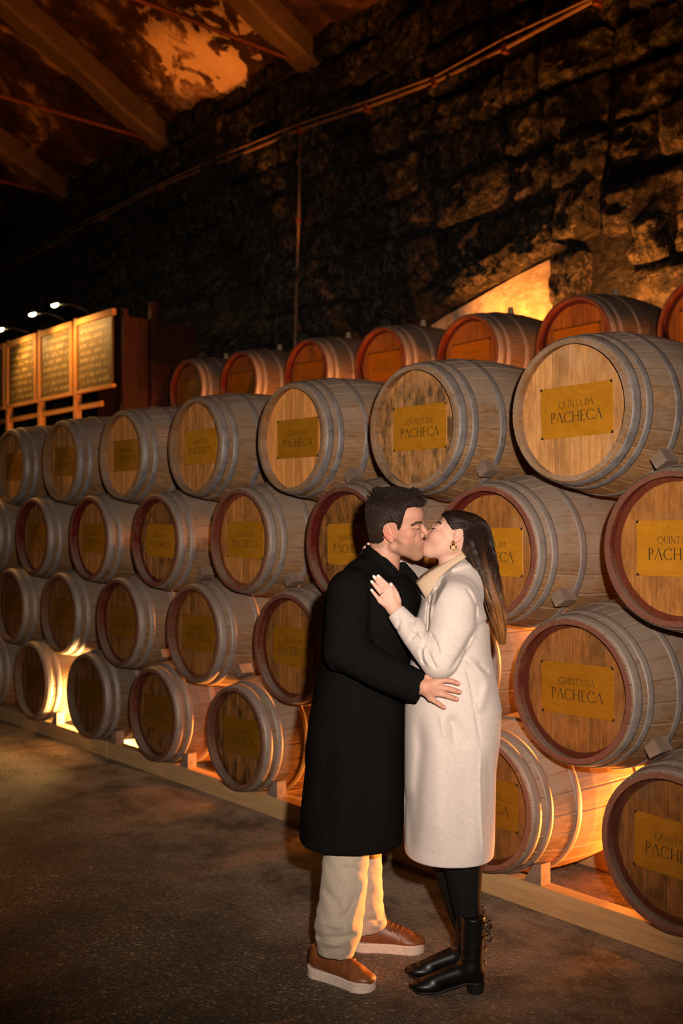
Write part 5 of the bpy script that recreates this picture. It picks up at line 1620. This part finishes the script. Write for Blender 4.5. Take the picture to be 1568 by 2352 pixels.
for ln, w, a in (([(991, 1360), (983, 1400), (981, 1440), (978, 1475)], 0.005, -0.010), ([(1000, 1352), (990, 1390), (984, 1430)], 0.005, 0.004),
                 ([(978, 1475), (968, 1495), (970, 1516), (978, 1530)], 0.0055, -0.0055), ([(985, 1450), (1000, 1475), (1010, 1505)], 0.005, -0.007), ([(980, 1490), (990, 1515), (1003, 1538)], 0.0045, -0.007), ([(972, 1480), (974, 1510), (990, 1535)], 0.006, 0.005),
                 ([(938, 1430), (950, 1448), (966, 1458)], 0.007, 0.005), ([(918, 1420), (914, 1440), (912, 1452)], 0.004, -0.004), ([(940, 1470), (955, 1455), (962, 1446)], 0.006, -0.004),
                 ([(1031, 1543), (1062, 1495), (1092, 1442)], 0.007, -0.0055), ([(1092, 1442), (1110, 1432), (1124, 1424)], 0.006, -0.007), ([(1066, 1345), (1082, 1368), (1093, 1392), (1093, 1430)], 0.005, -0.004), ([(992, 1400), (1003, 1352), (1025, 1330)], 0.008, -0.004),
                 ([(1060, 1500), (1078, 1560), (1090, 1630), (1100, 1690), (1104, 1716)], 0.0025, -0.004), ([(1104, 1716), (1101, 1790), (1104, 1880), (1110, 1970)], 0.004, 0.0035), ([(1096, 1640), (1110, 1600), (1122, 1560)], 0.016, 0.006), ([(1065, 1505), (1095, 1535), (1123, 1565)], 0.013, 0.006),
                 ([(1095, 1520), (1122, 1548)], 0.008, -0.005), ([(1030, 1640), (1060, 1690), (1075, 1720)], 0.022, -0.006), ([(960, 1630), (965, 1720), (955, 1830), (950, 1960)], 0.02, -0.008), ([(1000, 1640), (1010, 1760), (1005, 1960)], 0.04, 0.008), ([(1035, 1640), (1045, 1720)], 0.012, -0.006), ([(1010, 1640), (1022, 1700)], 0.010, 0.004),
                 ([(1060, 1760), (1070, 1860), (1066, 1970)], 0.03, -0.005), ([(1120, 1720), (1122, 1820), (1120, 1930)], 0.014, -0.004), ([(935, 1800), (940, 1890), (945, 1960)], 0.014, -0.005)):
    CT.disp(crease(ln, 3.55, max(w, 0.0052), a*1.35, DW+.02))
ct, CV = part('coat', CT, (axis([(0.12, 0.59, 0.0034)]), axis([(3.44, 4.22, 0.0042)]), axis([(0.42, 1.50, 0.0034)])), M_WOOLW, womR, womO, 1)

# leggings and boots
LG = Field()
LG.u(chain([k(1064, 1930, 3.69), k(1063, 1990, 3.69), k(1068, 2060, 3.675), k(1083, 2150, 3.645), k(1085, 2215, 3.64)], [0.075, 0.068, 0.052, 0.036, 0.035]))
LG.u(chain([k(1032, 1930, 3.82), k(1034, 1990, 3.81), k(1048, 2060, 3.795), k(1072, 2145, 3.775), k(1075, 2205, 3.77)], [0.07, 0.064, 0.05, 0.038, 0.036]), 0.006)
LG.disp(crease([(1070, 1990), (1078, 2060), (1086, 2140)], 3.63, 0.006, -0.004, 3.80))
part('leggings', LG, (axis([(0.28, 0.53, 0.004)]), axis([(3.58, 3.90, 0.004)]), axis([(0.10, 0.56, 0.004)])), M_LEG, womR, womO, 1)
def boot(heel, ang, par, org):
    F = Field()
    F.u(chain([A3(.040, 0, .26), A3(.044, 0, .15), A3(.046, 0, .090)], [0.042, 0.0375, 0.038]))
    F.u(chain([A3(.048, 0, .080), A3(.115, 0, .058), A3(.195, 0, .029)], [0.037, 0.031, 0.025]), 0.018)
    F.u(ellip(A3(.203, 0, .021), A3(.060, .036, .023)), 0.012)
    F.u(ellip(A3(.045, 0, .062), A3(.046, .034, .034)), 0.01)
    F.i(lambda P: P[:, 2]-0.262, 0.003)
    def under(P):
        zl = 0.038-0.033*np.clip((P[:, 0]-.070)/.095, 0, 1)
        return zl-P[:, 2]
    F.i(under, 0.003)
    F.disp(lambda P, d: -0.0015*np.exp(-((P[:, 2]-0.165+0.3*(P[:, 0]-.04))/.004)**2)-0.0015*np.exp(-((P[:, 2]-0.130+0.3*(P[:, 0]-.04))/.004)**2))
    V, Q = polygonise(F, axis([(-.02, .28, .0032)]), axis([(-.06, .06, .0032)]), axis([(-.002, .28, .0032)]))
    me, _ = grid_mesh('boot', place(V, heel, ang)-org, Q, M_BLACKL, 1)
    b = link('boot', me, par)
    G = Field()
    G.u(chain([A3(.030, 0, .045), A3(.034, 0, 0.0)], [0.033, 0.029], True))
    G.i(lambda P: np.abs(P[:, 2]-0.021)-0.021, 0.002)
    G.i(lambda P: P[:, 0]-0.060, 0.003)
    def sole(P):
        a = np.array([.06, 0], f32); e = np.array([.215, 0], f32); q = P[:, :2]; ab = e-a
        t = np.clip(((q-a)@ab)/float(ab@ab), 0, 1)
        d = np.sqrt(((q-a-t[:, None]*ab)**2).sum(1))-(0.027+0.0075*t)
        zl = 0.0355-0.031*np.clip((P[:, 0]-.070)/.095, 0, 1)
        return np.maximum(d, np.abs(P[:, 2]-zl)-0.0045)
    G.u(sole, 0.002)
    V, Q = polygonise(G, axis([(-.02, .27, .0032)]), axis([(-.06, .06, .0032)]), axis([(-.005, .06, .0025)]))
    me, _ = grid_mesh('heel_and_sole', place(V, heel, ang)-org, Q, M_HEEL, 1)
    link('heel_and_sole', me, b)
    lo = []
    for zz, s in ((.235, 1), (.190, 1), (.215, -1)):
        p = np.array([(-.004, 0, zz), (-.020, s*.008, zz+.016), (-.024, s*.014, zz+.002), (-.014, s*.008, zz-.012), (-.003, 0, zz)])
        lo.append((place(crom(p, 12), heel, ang), [.0026]*12))
    for zz in (.235, .19, .145, .10):
        lo.append((place(np.array([(.0, -.02, zz), (-.005, 0, zz+.004), (.0, .02, zz)]), heel, ang), [.0022]*3))
    for q in lo: tubes('lace', [q], M_HEEL, b, org, 6)
boot((0.497, 3.632), PI-0.02, womR, womO)
boot((0.490, 3.765), PI+0.03, womR, womO)
